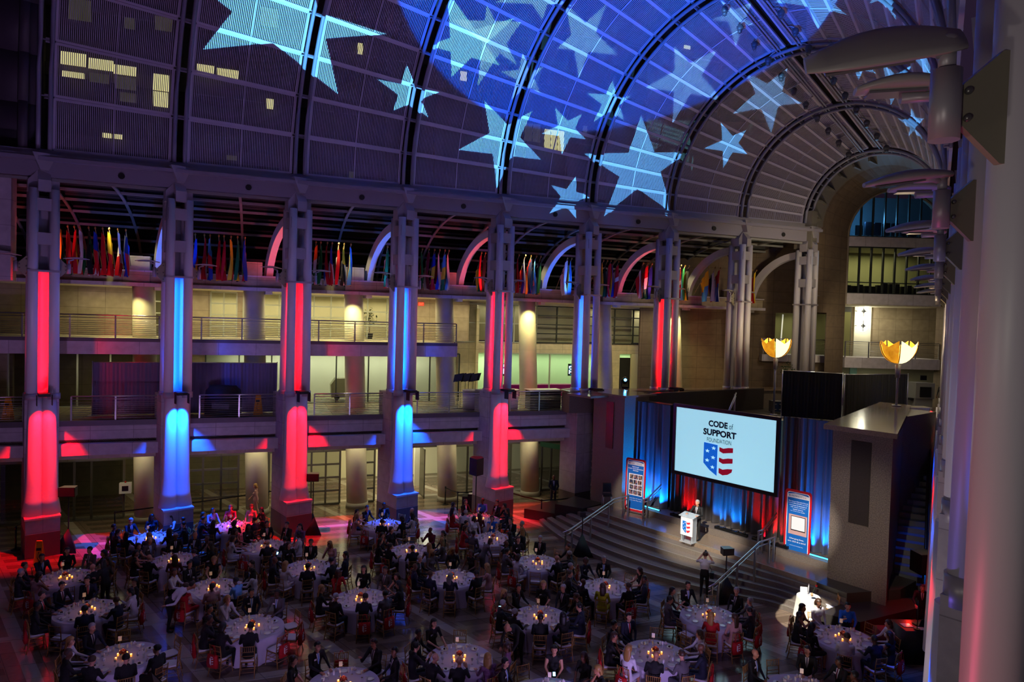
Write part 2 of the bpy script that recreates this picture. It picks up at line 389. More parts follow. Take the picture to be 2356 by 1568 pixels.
# the part of the vault beyond the first rib (a narrow bay after a dark expansion gap)
bay(-1, 56.0, 51.4)
e = struct('ceiling', cone(50.2, .1)); m = MB()
for k in range(14):
    for dr0, dr1, sa, sb in ((-.9, -.8, 49.7, 51.2), (-.8, .1, 50.15, 50.45)): m.skin([[cone(s_, PI*(k+u)/28, d_) for s_, d_ in ((sa, dr0), (sb, dr0), (sb, dr1), (sa, dr1))] for u in (0, 1)])
m.build('expansion_joint', mat('joint_grey', (.28, .26, .30), .6), e)
slab('wall_left', -12, -1.1, -.1, .6, 11.4, 16.2, MASON)
slab('wall_left', -12, -4, -.1, .6, 0, 11.4, STONE)
# ridge slot with its two rail pairs
e = struct('ceiling', cone(30, PI/2)); m = MB()
m.box(-53, -11.2, -.42, .42, .35, .6, lambda x, y, z: (lambda p: Vector((p.x+BB.x*y, p.y+BB.y*y, p.z+z)))(cone(-x, PI/2)))
m.build('ridge_slot', mat('ridge_black', (.03, .03, .035), .8), e)
m = MB()
for y in (-.62, -.46, .46, .62):
    p, q = cone(53, PI/2), cone(11.2, PI/2); d = Vector((BB.x*y, BB.y*y, -.12)); m.tube([p+d, q+d], .045, 6)
m.build('lighting_track', RAILM, e)
ORDN = ['first', 'second', 'third', 'fourth', 'fifth', 'sixth', 'seventh', 'eighth', 'ninth', 'tenth', 'eleventh', 'twelfth', 'thirteenth', 'fourteenth', 'fifteenth', 'sixteenth', 'seventeenth', 'eighteenth', 'nineteenth', 'twentieth']
k = 0; s = 12.2
while s < 36:
    for sd in (-1, 1):
        p = cone(s, PI/2); p = p + Vector((BB.x*sd*.62, BB.y*sd*.62, -.15)); q = p+Vector((BB.x*sd*.42, BB.y*sd*.42, -.18))
        t = thing('ridge_spotlight', ('globe spotlight under the vault ridge, %s from the end wall on the %s track' % (ORDN[k//2], 'left' if sd < 0 else 'right')), 'spotlight', p, 'globe spotlights along the ridge, %s track' % ('left' if sd < 0 else 'right'))
        m = MB(); m.tube([p+Vector((0, 0, .02)), p.lerp(q, .5)+Vector((0, 0, .05)), q], .03, 5); m.build('arm', STEEL, t)
        m = MB(); m.ball(q-Vector((0, 0, .15)), .17, 8, 6); m.cyl(q-Vector((0, 0, .2)), q-Vector((0, 0, .40)), .13, .10, 8); m.build('lamp_head', mat('lamp_grey', (.30, .30, .34), .4), t); k += 1
    s += 1.28
# ------------------------------------------------------------------ dark building seen through the slats, with lit windows
e = struct('wall_beyond_vault', L(15, 11, 17))
FACADE = panelled('office_facade_dark', (.20, .185, .18), 1.6, 1.2, .6); LITW = mat('lit_office_window', (.95, .92, .62), .6, emis=.85); DIMW = mat('dim_office_window', (.5, .5, .33), .6, emis=.16)
m = MB(); m.box(-14, 50, 11, 11.5, 15, 45, L); m.build('facade_wall', FACADE, e)
m = MB()
for k in range(-3, 16): m.box(k*3.2, k*3.2+.5, 10.6, 11, 15, 45, L)
for z in (19.3, 23.1, 26.9, 30.7): m.box(-14, 50, 10.8, 11, z, z+.7, L)
m.build('facade_piers', mat('facade_pier', (.26, .24, .24), .7), e)
def lit(x0, x1, y0, y1, mt, bars=1):
    a = at_o((x0+x1)/2, (y0+y1)/2, 10.5); sc = 1570/a.y; wx = (x1-x0)/sc; hz = (y1-y0)/sc; t = t_of(a); m = MB(); n = bars
    for j in range(n): m.box(t-wx/2+wx*j/n+.04, t-wx/2+wx*(j+1)/n-.04, 10.45, 10.55, a.z-hz/2, a.z+hz/2, L)
    m.build('lit_window', mt, e)
for q in ((143, 196, 122, 150, LITW, 1), (206, 258, 137, 160, LITW, 1), (264, 312, 152, 172, LITW, 1), (145, 192, 166, 178, LITW, 1), (265, 312, 178, 205, DIMW, 1), (207, 250, 170, 190, DIMW, 1), (353, 388, 172, 208, LITW, 1), (353, 386, 212, 245, LITW, 1), (276, 312, 214, 234, DIMW, 1), (160, 208, 0, 46, DIMW, 1), (287, 310, 42, 66, DIMW, 1), (357, 395, 40, 70, DIMW, 1), (454, 492, 150, 172, LITW, 1), (500, 548, 160, 182, LITW, 1), (612, 630, 228, 250, LITW, 1), (238, 280, 308, 318, LITW, 2), (822, 836, 100, 124, LITW, 1), (600, 640, 20, 60, DIMW, 1), (1058, 1075, 165, 185, LITW, 1), (1205, 1245, 285, 325, DIMW, 2), (1250, 1300, 300, 345, LITW, 3), (1340, 1352, 290, 310, DIMW, 1), (1505, 1520, 330, 350, LITW, 1), (1545, 1562, 375, 395, DIMW, 1), (1572, 1590, 105, 112, LITW, 1), (802, 818, 395, 412, DIMW, 1), (520, 545, 358, 368, DIMW, 1)): lit(*q)
# ------------------------------------------------------------------ eaves beam
e = struct('beam_left', L(18, 0, 15.7)); m = MB()
m.box(-4, 41.2, -.25, .25, 15.72, 16.35, L); m.box(-4, 41.2, -.55, .35, 16.35, 16.5, L); m.build('beam_web', BEAM, e)
m = MB(); m.box(-4, 41.2, -.42, .2, 16.5, 16.62, L); m.box(-4, 41.2, -.12, .12, 16.62, 16.85, L); m.build('beam_ledge', STEEL, e)
m = MB()
for i in range(8):
    p = L(i*BAY+2.9, -.26, 16.02); m.cyl(p, p+Vector((NL.x, NL.y, 0))*(-.05), .13, n=10)
m.build('sprinkler_opening', BLACK, e)
eR = struct('beam_right', (10, 16, 15.7)); m = MB()
p0 = Vector((4.35, 5.2)); RC = lambda t, o, z: Vector((p0.x+DR.x*t+DR.y*o, p0.y+DR.y*t-DR.x*o, z))
m.box(-8, 41, -.25, .25, 15.72, 16.5, RC); m.box(-8, 41, -.3, .45, 16.5, 16.7, RC); m.build('beam_web', BEAM, eR)
# ------------------------------------------------------------------ columns
RIVET = mat('rivet_steel', (.45, .44, .44), .35, .6)
def frame(c, sgn):                                                             # local axes: x along the vault, y towards the hall
    c = Vector(c); return lambda x, y, z: Vector((c.x+AA.x*x+BB.x*y*sgn, c.y+AA.y*x+BB.y*y*sgn, z))
COLN = ['leftmost colonnade column', 'second colonnade column from the left', 'third colonnade column', 'fourth colonnade column', 'fifth colonnade column, beside the sound desk', 'colonnade column at the left corner of the stage block', 'colonnade column behind the stage', 'colonnade column right of the last red-lit one', 'last slim colonnade column before the stone end wall']
CHUE = ['red', 'blue', 'red', 'blue', 'red', 'blue', 'red', None, None]
def luminaire(f, dx, grp, label, z=12.0):
    """bracket plate, holder tube and two leaf-shaped heads"""
    sg = 1 if dx > 0 else -1; base = f(.62*sg, 0, z)
    t = thing('bracket_lamp', label, 'lamp', base, grp)
    m = MB(); m.prism([f(.5*sg, -.03, z-.42), f(.5*sg, -.03, z+.42), f(.58*sg, -.03, z+.42), f(.84*sg, -.03, z+.14), f(.84*sg, -.03, z-.14), f(.58*sg, -.03, z-.42)], f(0, .06, 0)-f(0, 0, 0)); pl_ = m.build('plate', mat('bracket_plate', (.56, .54, .46), .45), t)
    m = MB()
    for zz in (-.3, 0, .3):
        for yy in (-.045, .045): m.ball(f(.57*sg, yy, z+zz), .03, 6, 4)
    for zz in (-.13, .13):
        for yy in (-.045, .045): m.ball(f(.8*sg, yy, z+zz*.6), .03, 6, 4)
    m.build('bolts', RIVET, pl_, )
    m = MB(); m.cyl(f(.92*sg, 0, z-.22), f(.92*sg, 0, z+.2), .075, n=12); m.cyl(f(.92*sg, 0, z+.2), f(.92*sg, 0, z+.34), .04, n=8); m.build('holder', STEEL, t)
    m = MB(); m.tube([f(.92*sg, 0, z+.34), f(1.1*sg, 0, z+.40)], .035, 6); m.build('arm', STEEL, t)
    leaf(f, sg, z+.42, t, x0=.72, ln=.95, wd=.17, tilt=.03, thk=.4)
    return t
def leaf(f, sg, z, t, x0=1.25, ln=1.15, wd=.24, tilt=.10, thk=1.0, roll=0.0):
    m = MB(); R = []
    for k in range(9):
        u = k/8; x = x0+ln*u; hw = wd*(math.sin(PI*(.12+.80*u))**.6); th = (.07*math.sin(PI*(.15+.75*u))+.012)*thk; zc = z+tilt*u*ln*.6+.05*math.sin(PI*u)
        R.append([f(x*sg, hw*math.cos(a)*math.cos(roll), zc+th*math.sin(a)-hw*math.cos(a)*math.sin(roll)) for a in [2*PI*j/12 for j in range(12)]])
    m.skin(R); hd_ = m.build('lamp_head', mat('lamp_head_grey', (.64, .62, .62), .4), t)
    m = MB(); cr, sr = math.cos(roll), math.sin(roll); zl = lambda u: z+tilt*u*ln*.6+.05*math.sin(PI*u)-(.07*math.sin(PI*(.15+.75*u))+.012)*thk
    m.prism([f((x0+ln*u_)*sg, y_*wd*cr, zl(u_)+e_-y_*wd*sr) for u_, y_, e_ in ((.32, -.6, .012), (.88, -.5, .004), (.88, .5, .004), (.32, .6, .012))], (0, 0, -.02)); m.build('lens', mat('lamp_lens', (.45, .43, .46), .3), hd_)
ROUNDLEAN = .62
def column(c, hue, label, sgn=1, low=True, base_z=0.0, i=0, lights=True, grp=None):
    f = frame(c, sgn); loc = f(0, 0, base_z)
    t = thing('colonnade_column', label, 'column', loc, grp, kind='thing')
    if low:
        m = MB(); m.box(-.60, .60, -1.15, .12, 0, 6.62, f); m.build('masonry_pier', MASON, t)
        m = MB(); m.box(-.61, .61, -1.16, .13, 0, 1.0, f); m.build('pier_foot', mat('pier_foot_grey', (.36, .34, .33), .5), t)
        if hue is not None and i < 5:
            m = MB(); m.box(-.60, .60, .1, .84, 1.0, 1.62, f); m.box(-.63, .63, .08, .87, 1.58, 1.66, f); m.build('plinth_cap', MASON, t)
            m = MB(); m.box(-.605, .605, .1, .85, 0, 1.0, f); m.build('plinth_base', mat('plinth_base_granite', (.34, .30, .30), .35), t)
            m = MB()
            for x in (-.29, .29):
                R = []
                for k in range(9):
                    u = k/8; r = .33*(1-.22*u) + (.08*(1-u*8) if u < .125 else 0); xx = x*(1-.18*u)
                    R.append([f(xx+r*math.cos(a), .22+r*math.sin(a), 1.66+4.92*u) for a in [2*PI*j/16 for j in range(16)]])
                m.skin(R)
            m.build('fluted_shaft', WHITE, t)
    for x in (-.38, .38):
        for y in (-.38, .38):
            m = MB(); m.cyl(f(x, y, 6.6), f(x*.95, y*.95, 15.2), .20, .185, 14); tb = m.build('steel_tube', WHITE, t); m = MB(); m.cyl(f(x, y, 6.5), f(x, y, 6.75), .24, n=14); m.build('tube_base', STEEL, tb)
    m = MB(); m.box(-.56, .56, -.56, .56, 11.78, 11.86, f)
    for z in (12.9, 14.3): m.box(-.5, .5, -.5, -.36, z, z+.5, f); m.box(-.5, -.36, -.5, .5, z, z+.5, f); m.box(.36, .5, -.5, .5, z, z+.5, f); m.box(-.5, .5, .36, .5, z, z+.5, f)
    m.box(-.2, .2, -.36, -.30, 6.7, 15, f)
    m.build('tie_plates', STEEL, t)
    m = MB()                                                                   # tapering head and the forked node under the beam
    m.prism([f(-.55, -.22, 15.1), f(.55, -.22, 15.1), f(.55, -.22, 15.55), f(.16, -.22, 16.05), f(-.16, -.22, 16.05), f(-.55, -.22, 15.55)], f(0, .44, 0)-f(0, 0, 0))
    m.prism([f(-.22, -.55, 15.1), f(-.22, .55, 15.1), f(-.22, .55, 15.55), f(-.22, .16, 16.05), f(-.22, -.16, 16.05), f(-.22, -.55, 15.55)], f(.44, 0, 0)-f(0, 0, 0))
    m.prism([f(-.14, -.5, 15.95), f(.14, -.5, 15.95), f(.42, -.5, 16.65), f(-.42, -.5, 16.65)], f(0, 1.0, 0)-f(0, 0, 0))
    m.build('column_head', STEEL, t)
    m = MB(); R = []                                                           # quarter arch back to the gallery
    for k in range(17):
        a = (PI/2)*k/16; y = -(.3+3.5*(1-math.cos(a))) if False else -.3-3.5*math.sin(PI/2-a); z = 11.7+3.25*math.sin(a)
        y = -.3-3.5*math.cos(a)*1.0
        hw, hh = .17, .2; nx = Vector((0, 0, 0)); dr = (-math.cos(a), math.sin(a))
        ring = []
        for px_, pr_ in ((-hw, -hh), (hw, -hh), (hw, hh), (-hw, hh)): ring.append(f(px_, y+dr[0]*pr_, z+dr[1]*pr_))
        R.append(ring)
    for k in range(16):
        for j in range(4):
            q = (j+1) % 4; m.smooth = False; m.face([R[k][j], R[k][q], R[k+1][q], R[k+1][j]])
    m.box(-.17, .17, -4.0, -3.6, 11.3, 11.75, f)
    m.build('quarter_arch', WHITE, t)
    if hue and lights:
        col = RED if hue == 'red' else BLUE
        fx = f(0, .62, 6.75)
        m = MB(); m.box(-.2, .2, .62, 1.2, 6.68, 6.8, f); m.box(-.27, -.25, .95, 1.25, 6.32, 6.75, f); m.box(.25, .27, .95, 1.25, 6.32, 6.75, f); m.cyl(f(-.1, .4, 6.72), f(.1, .4, 6.72), .05); m.box(-.05, .05, .1, .6, 6.7, 6.74, f); m.build('uplight_housing', BLACK, t)  # side flaps added to block light spilling sideways onto the fascia
        k = 1.0 if hue == 'red' else 1.15
        if low and i < 5: spot('column_light', f(0, 1.12, 6.62), f(0, .42, 4.2), 5200*k*KEY, col, 66, .6, .04); spot('column_light', f(0, 1.0, 6.6), f(0, .9, 0), 200*k*KEY, col, 26, .6, .05)
        spot('column_light', f(0, -.12, 6.9), f(0, -.14, 11.8), 120*k*KEY, col, 50, .5, .04)
        al = area('column_light', f(0, .06, 9.25), f(0, -1, 9.25), 150*k*KEY, col, .10, 4.8); al.rotation_euler = (Vector(f(0, -1, 9.25))-Vector(f(0, .06, 9.25))).to_track_quat('-Z', 'Y').to_euler()  # added area light that evens out the slot's glow, no fixture there
        if i < 7: spot('arch_light', f(0, -1.0, 11.9), f(0, -2.9, 14.4), 260*k*KEY, (1, .1, .12) if hue == 'red' else (.05, .2, 1), 110, .8, .05)
    for sg in (1, -1):
        if i >= 8 and sg < 0: continue
        luminaire(f, sg, 'bracket lamps of the far colonnade', 'flat leaf-shaped lamp on the %s side of the %s far colonnade column' % ('right' if sg > 0 else 'left', ['leftmost red-lit', 'second (blue-lit)', 'third (middle red-lit)', 'fourth (blue-lit)', 'fifth (last red-shafted)', 'sixth (blue-slotted)', 'seventh (red-slotted)', 'eighth (unlit)', 'ninth (unlit)'][i]))
    return t
for i in range(9):
    p = L(i*BAY, 0, 0)
    hue = CHUE[i]
    lb = COLN[i] + (', lit %s' % hue if hue else '')
    column((p.x, p.y), hue if i < 5 else hue, lb, 1, low=(i < 6), base_z=0 if i < 6 else 6.6, i=i, grp='columns of the far colonnade')
# c5 has no plinth in front: the flutes above only; right colonnade (near side)
RN = ['nearest huge column', 'second column', 'third column', 'fourth column', 'fifth column', 'sixth column', 'seventh column', 'eighth column']
def right_column(k):
    c = p0 + DR*(BAY*k); f = frame(c, -1); hue = 'red' if k % 2 == 0 else 'blue'
    t = thing('colonnade_column', RN[k]+' of the near colonnade at the right edge', 'column', (c.x, c.y, 0), 'columns of the near colonnade', kind='thing')
    for x in (-.38, .38):
        for y in (-.38, .38):
            m = MB(); m.cyl(f(x, y, 6.6), f(x*.95, y*.95, 15.2), .215, .20, 28); tb = m.build('steel_tube', WHITE, t); m = MB(); m.cyl(f(x, y, 6.45), f(x, y, 6.9), .25, n=20); m.build('tube_base', STEEL, tb)
    m = MB(); m.box(-.6, .6, -.9, .6, 0, 6.6, f); m.build('masonry_pier', MASON, t)
    m = MB()
    for x in (-.29, .29):
        m.cyl(f(x, .55, 1.6), f(x*.9, .5, 6.4), .33, .27, 14)
    m.build('fluted_shaft', WHITE, t)
    m = MB(); m.prism([f(-.55, -.22, 15.1), f(.55, -.22, 15.1), f(.55, -.22, 15.55), f(.16, -.22, 16.05), f(-.16, -.22, 16.05), f(-.55, -.22, 15.55)], f(0, .44, 0)-f(0, 0, 0))
    m.prism([f(-.14, -.5, 15.95), f(.14, -.5, 15.95), f(.42, -.5, 16.65), f(-.42, -.5, 16.65)], f(0, 1.0, 0)-f(0, 0, 0)); m.build('column_head', STEEL, t)
    col = RED if hue == 'red' else BLUE
    if k > 0:
        spot('column_light', f(0, 1.1, 6.7), f(0, .5, 1.5), 900*KEY, col, 40, .5, .05)
        spot('column_light', f(0, .1, 7.0), f(0, 0, 12), 160*KEY, col, 110, .6, .05)
    # the bracket points into the hall
    bx = Vector((-.998, -.05)); by = Vector((.05, -.998))
    g = lambda x, y, z: Vector((c.x-.34+bx.x*x+by.x*y, c.y+bx.y*x+by.y*y, z))
    z = 12.0
    lt_ = thing('bracket_lamp', 'leaf-shaped lamp pair on a bolted plate, %s' % ('largest, at top right' if k == 0 else '%s along the near colonnade' % RN[k].split()[0]), 'lamp', g(.5, 0, z), 'bracket lamps of the near colonnade')
    m = MB(); m.prism([g(.12, -.03, z-.42), g(.12, -.03, z+.42), g(.4, -.03, z+.42), g(.72, -.03, z+.14), g(.72, -.03, z-.14), g(.4, -.03, z-.42)], g(0, .06, 0)-g(0, 0, 0)); pl_ = m.build('plate', mat('bracket_plate', (.66, .63, .52), .45), lt_)
    m = MB()
    for x_, z_ in ((.3, .3), (.3, 0), (.3, -.3), (.68, .1), (.68, -.1)): m.ball(g(x_, .05, z+z_), .03, 8, 6)
    m.build('bolts', RIVET, pl_)
    m = MB(); m.cyl(g(.82, 0, z-.26), g(.82, 0, z+.26), .105, n=24); m.cyl(g(.82, 0, z+.26), g(.82, 0, z+.44), .06, n=16); m.ball(g(.82, 0, z+.46), .075, 12, 8); m.build('holder', STEEL, lt_)
    h = g(.82, 0, 0)
    for k2, (ox, oy, dx, dy, zz, ln_, wd_, tl) in enumerate(((0, 0, -.97, .22, .46, .98, .24, -.22), (.58, .95, -.97, .22, .44, .72, .2, .0))):
        dv = Vector((dx, dy)); dp = Vector((dy, -dx)); hh = lambda x, y, z, dv=dv, dp=dp: Vector((h.x+ox+dv.x*x+dp.x*y, h.y+oy+dv.y*x+dp.y*y, z))
        m = MB(); m.tube([hh(0, 0, z+zz-.08), hh(.12, 0, z+zz-.04), hh(.36, 0, z+zz-.05)], .05, 8); m.build('arm', STEEL, lt_)
        leaf(hh, 1, z+zz+.03, lt_, x0=-.1, ln=ln_+.12, wd=wd_*(1.15 if k2 == 0 and k == 0 else .9), tilt=tl, roll=(0 if k2 else -.75 if k == 0 else -.22))
for k in range(8): right_column(k)
# ------------------------------------------------------------------ galleries of the left side
e = struct('floor_first_gallery', L(12, .5, 4))
slab('fascia', -4, 25.2, .5, .75, 4.62, 5.22, FASCIA, e); slab('recess', -4, 25.2, .6, .9, 4.46, 4.62, DARK, e); slab('lower_fascia', -4, 25.2, .2, .6, 3.98, 4.47, FASCIA, e)
slab('edge_kerb', -4, 25.2, .45, .75, 5.22, 5.45, mat('kerb_grey', (.36, .34, .36), .5), e); slab('slab', -4, 40, .6, 12, 3.75, 5.42, CREAM, e)
m = MB(); m.box(-4, 40, .62, 12, 5.42, 5.45, L); m.build('gallery_paving', panelled('gallery_paving', (.56, .52, .42), 1.2, 1.2, .6, .25), e)
e = struct('floor_second_gallery', L(8, 2, 8.3))
slab('fascia', -4, 18.55, 1.75, 1.95, 8.28, 8.86, FASCIA, e); slab('edge_kerb', -4, 18.55, 1.72, 1.95, 8.86, 9.02, mat('kerb_grey', (.36, .34, .36), .5), e); slab('slab', -4, 18.5, 1.95, 12, 8.3, 9.0, CREAM, e)
e = struct('floor_flag_gallery', L(16, 3.3, 11.4))
slab('soffit', -4, 40, 3.2, 12, 11.45, 11.55, CREAM, e); slab('parapet', -4, 40, 3.2, 3.35, 11.55, 12.15, STONE2, e); slab('ledge', -4, 40, 3.05, 3.5, 12.15, 12.22, FASCIA, e)
slab('lower_lip', -4, 40, 2.9, 3.2, 11.45, 11.62, FASCIA, e); slab('walkway', -4, 40, 3.35, 9, 11.55, 11.6, STONE2, e)
for i in range(1, 8):                                                           # parapet returns beside the arch feet, washed by lamps
    tt = i*BAY-1.25
    slab('parapet_pier', tt-1.2, tt-.25, 3.1, 3.9, 11.45, 12.9, STONE2, e)
# railing builder (local frame function f along x)
def railing(x0, x1, y, z, f, label, grp=None, h=1.05, step=1.75):
    t = thing('railing', label, 'railing', f((x0+x1)/2, y, z), grp); n = max(1, round((x1-x0)/step))
    for k in range(n+1):
        x = x0+(x1-x0)*k/n; m = MB(); m.box(x-.03, x+.03, y-.03, y+.03, z, z+h, f); m.build('post', CHROME, t)
    m = MB(); m.cyl(f(x0, y, z+h), f(x1, y, z+h), .035, n=6); m.cyl(f(x0, y-.05, z+h-.12), f(x1, y-.05, z+h-.12), .018, n=5); m.build('top_rail', CHROME, t)
    m = MB()
    for j in range(9): m.cyl(f(x0, y, z+.08+j*.088), f(x1, y, z+.08+j*.088), .011, n=4)
    m.build('horizontal_rods', CHROME, t); return t
for i in range(5):
    railing(i*BAY+.95, (i+1)*BAY-.75, .55, 5.45, L, 'steel first-gallery railing between the %s and %s colonnade columns' % (['first', 'second', 'third', 'fourth', 'fifth'][i], ['second', 'third', 'fourth', 'fifth', 'sixth'][i]), 'first gallery railings')
railing(-3, -.8, .55, 5.45, L, 'steel railing on the first gallery, left of the leftmost column', 'first gallery railings')
railing(-3, 18.5, 1.85, 9.0, L, 'long steel railing on the second gallery above the drape')
# round leaning columns
for i in range(1, 9):
    t0_ = i*BAY-1.55; zb = 0 if i < 6 else 5.45; nm = ['', 'by the wall box', 'right of the glass doors', 'right of the dark doorway', 'beside the ballroom doorway', 'behind the security guard', 'right of the first blue-slotted column', 'behind the slim red-slotted column', 'against the brown stone wall'][i]
    t = thing('round_column', 'round leaning cream concrete column %s' % nm, 'column', L(t0_, 3.6, zb), 'round leaning columns', kind='thing')
    m = MB(); lean = ROUNDLEAN*(.3+.12*i)
    R = [[L(t0_-lean*u+r*math.cos(a), 3.6+r*math.sin(a), 0+11.5*u) for a in [2*PI*j/24 for j in range(24)]] for u, r in ((zb/11.5, .55), (.25, .55), (.5, .54), (.75, .52), (1, .5))]
    R = [x for x in R if True]; m.skin(R if zb == 0 else [R[0]]+R[2:]); m.build('shaft', panelled('round_column_concrete', (.80, .77, .68), 1.0, 1.0, .96), t)
    if zb == 0:
        m = MB(); m.cyl(L(t0_, 3.6, 0), L(t0_, 3.6, .3), .6, .58, 24); m.build('base_ring', mat('ring_stone', (.62, .60, .55), .5), t)
# side vault: dark glass with purlins
e = struct('ceiling_side_vault', L(18, 4, 13))
def sv(t, a, d=0): return L(t, (8.6-d)*math.cos(a)-.1, 11.9+(3.85-d)*math.sin(a))
m = MB()
for k in range(10): m.face([sv(-4, PI/2*k/10), sv(40, PI/2*k/10), sv(40, PI/2*(k+1)/10), sv(-4, PI/2*(k+1)/10)])
m.build('vault_glazing', GLASSD, e)
m = MB()
for k in range(0, 9): m.bar(sv(-4, PI/2*k/8, .12), sv(40, PI/2*k/8, .12), .10, .12)
m.build('purlins', mat('purlin_grey', (.50, .50, .50), .5), e)
m = MB()
for j in range(-1, 16):
    for k in range(12): m.bar(sv(j*BAY/2, PI/2*k/12, .14), sv(j*BAY/2, PI/2*(k+1)/12, .14), .07, .12, (DL.x, DL.y, 0))
m.build('vault_ribs', mat('purlin_grey', (.50, .50, .50), .5), e)
# back walls, level by level --------------------------------------------------
def run(e, name, o, z0, z1, segs, lap=.25):
    """segs: (px0, px1, material) measured in the photograph along this wall"""
    for (a, b_, mt) in segs:
        m = MB(); m.box(T(a, o), T(b_, o), o, o+lap, z0, z1, L); m.build(name, mt, e)
ROOMW = mat('room_wall_ivory', (.88, .86, .72), .8); OFFW = mat('room_wall_white', (.90, .90, .84), .8)
MUL = mat('window_mullion', (.70, .72, .66), .5); MULD = mat('dark_mullion', (.16, .18, .18), .5)
def glazing(nm, x0, x1, o, z0, z1, cols, rows, m_=MUL, glass=True, w_=.035):
    e = struct(nm, L((T(x0, o)+T(x1, o))/2, o, z0)); a, b_ = T(x0, o), T(x1, o); m = MB()
    for k in range(cols+1): x = a+(b_-a)*k/cols; m.box(x-w_, x+w_, o-.05, o+.05, z0, z1, L)
    for k in range(rows+1): z = z0+(z1-z0)*k/rows; m.box(a, b_, o-.05, o+.05, z-w_, z+w_, L)
    fr_ = m.build('window_frame', m_, e)
    if glass: m = MB(); m.box(a, b_, o-.008, o+.008, z0, z1, L); m.build('pane', GLASS, fr_)
    return e
# second gallery wall
e = struct('wall_second_gallery', L(10, 6, 9))
run(e, 'stone_wall', 6.0, 9.0, 11.45, [(-80, 345, STONE2), (432, 485, STONE2), (545, 560, STONE2), (935, 1080, STONE2)])
run(e, 'rear_wall', 9.6, 9.0, 11.45, [(300, 1100, ROOMW)], .2)
glazing('window_1', 345, 432, 6.0, 9.0, 11.4, 3, 4); glazing('window_2', 485, 545, 6.0, 9.0, 11.4, 2, 4); glazing('window_3', 560, 800, 6.0, 9.0, 11.4, 6, 4); glazing('window_4', 800, 935, 6.0, 9.0, 11.4, 3, 3)
# first gallery wall
e = struct('wall_first_gallery', L(10, 5.5, 5.45))
run(e, 'stone_wall', 5.6, 5.45, 8.3, [(-80, 30, STONE2), (440, 475, STONE2)])
run(e, 'rear_wall', 9.8, 5.45, 8.3, [(300, 1080, OFFW)], .2); run(e, 'rear_wall', 7.0, 5.45, 8.3, [(20, 330, STONE2)], .2)
glazing('window_5', 20, 330, 5.4, 5.45, 8.25, 4, 1, MUL); glazing('window_6', 330, 440, 5.4, 5.45, 8.25, 2, 1); glazing('window_7', 475, 700, 5.4, 5.45, 8.25, 3, 1, MULD); glazing('window_8', 700, 1060, 5.4, 5.45, 8.25, 5, 1, MULD)
# hall beyond the second gallery's end: shopfront and upper offices
e = struct('wall_shopfront', L(27, 7, 5.45))
run(e, 'clad_wall', 7.0, 5.45, 11.45, [(1052, 1098, CREAM)]); run(e, 'clad_return', 6.6, 5.45, 11.0, [(1098, 1104, CREAM)])
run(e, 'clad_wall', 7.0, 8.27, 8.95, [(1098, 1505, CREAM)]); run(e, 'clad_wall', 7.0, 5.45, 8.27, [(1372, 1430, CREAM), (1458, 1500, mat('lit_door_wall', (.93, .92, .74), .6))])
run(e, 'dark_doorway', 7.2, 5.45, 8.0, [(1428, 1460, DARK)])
run(e, 'rear_wall', 10.5, 5.45, 8.27, [(1100, 1480, mat('shop_wall_green_white', (.78, .92, .74), .8))], .2); run(e, 'rear_wall', 10.0, 8.95, 11.45, [(1000, 1520, ROOMW)], .2)
run(e, 'low_ceiling', 7.0, 11.3, 11.45, [(960, 1520, ROOMW)], 4); run(e, 'reveal_panel', 7.5, 8.95, 11.3, [(1236, 1320, mat('office_screen_white', (.97, .96, .86), .7)), (1390, 1455, mat('office_screen_white', (.97, .96, .86), .7))], .1)
glazing('window_9', 1020, 1236, 7.0, 8.95, 11.3, 4, 2, MUL); glazing('window_10', 1236, 1500, 7.0, 8.95, 11.3, 6, 4, MULD)
glazing('window_11', 1160, 1372, 7.0, 5.45, 8.25, 4, 1, MUL)
m = MB(); m.box(T(1158, 7.3), T(1328, 7.3), 7.25, 7.9, 5.45, 6.2, L)
tag(m.build('shop_counter', mat('magenta_counter', (.62, .04, .42), .4, emis=.25)), 'long magenta counter inside the glass shopfront', 'counter')
for x_, lb in ((1160, 'lit purple and white menu screen in the shop, left one'), (1322, 'lit blue and white menu screen in the shop, right one')):
    a = T(x_-10, 7.6); m = MB(); m.cur = 0; m.box(a, a+.75, 7.6, 7.66, 6.75, 7.55, L); sc_ = m.build('menu_screen', BLACKG, off=L(a+.37, 7.6, 6.75)); tag(sc_, lb, 'screen')
    m = MB(); rr = random.Random(x_)
    for r_ in range(8):
        for c_ in range(7):
            m.cur = rr.choice((0, 0, 1, 2)); m.box(a+.04+c_*.097, a+.13+c_*.097, 7.585, 7.6, 6.79+r_*.09, 6.87+r_*.09, L)
    m.build('picture_tiles', [mat('screen_white', (.85, .9, 1), .4, emis=2.2), mat('screen_purple' if x_ < 1300 else 'screen_teal', (.7, .1, .7) if x_ < 1300 else (.1, .5, .6), .4, emis=1.6), mat('screen_dark', (.05, .05, .12), .4)], sc_)
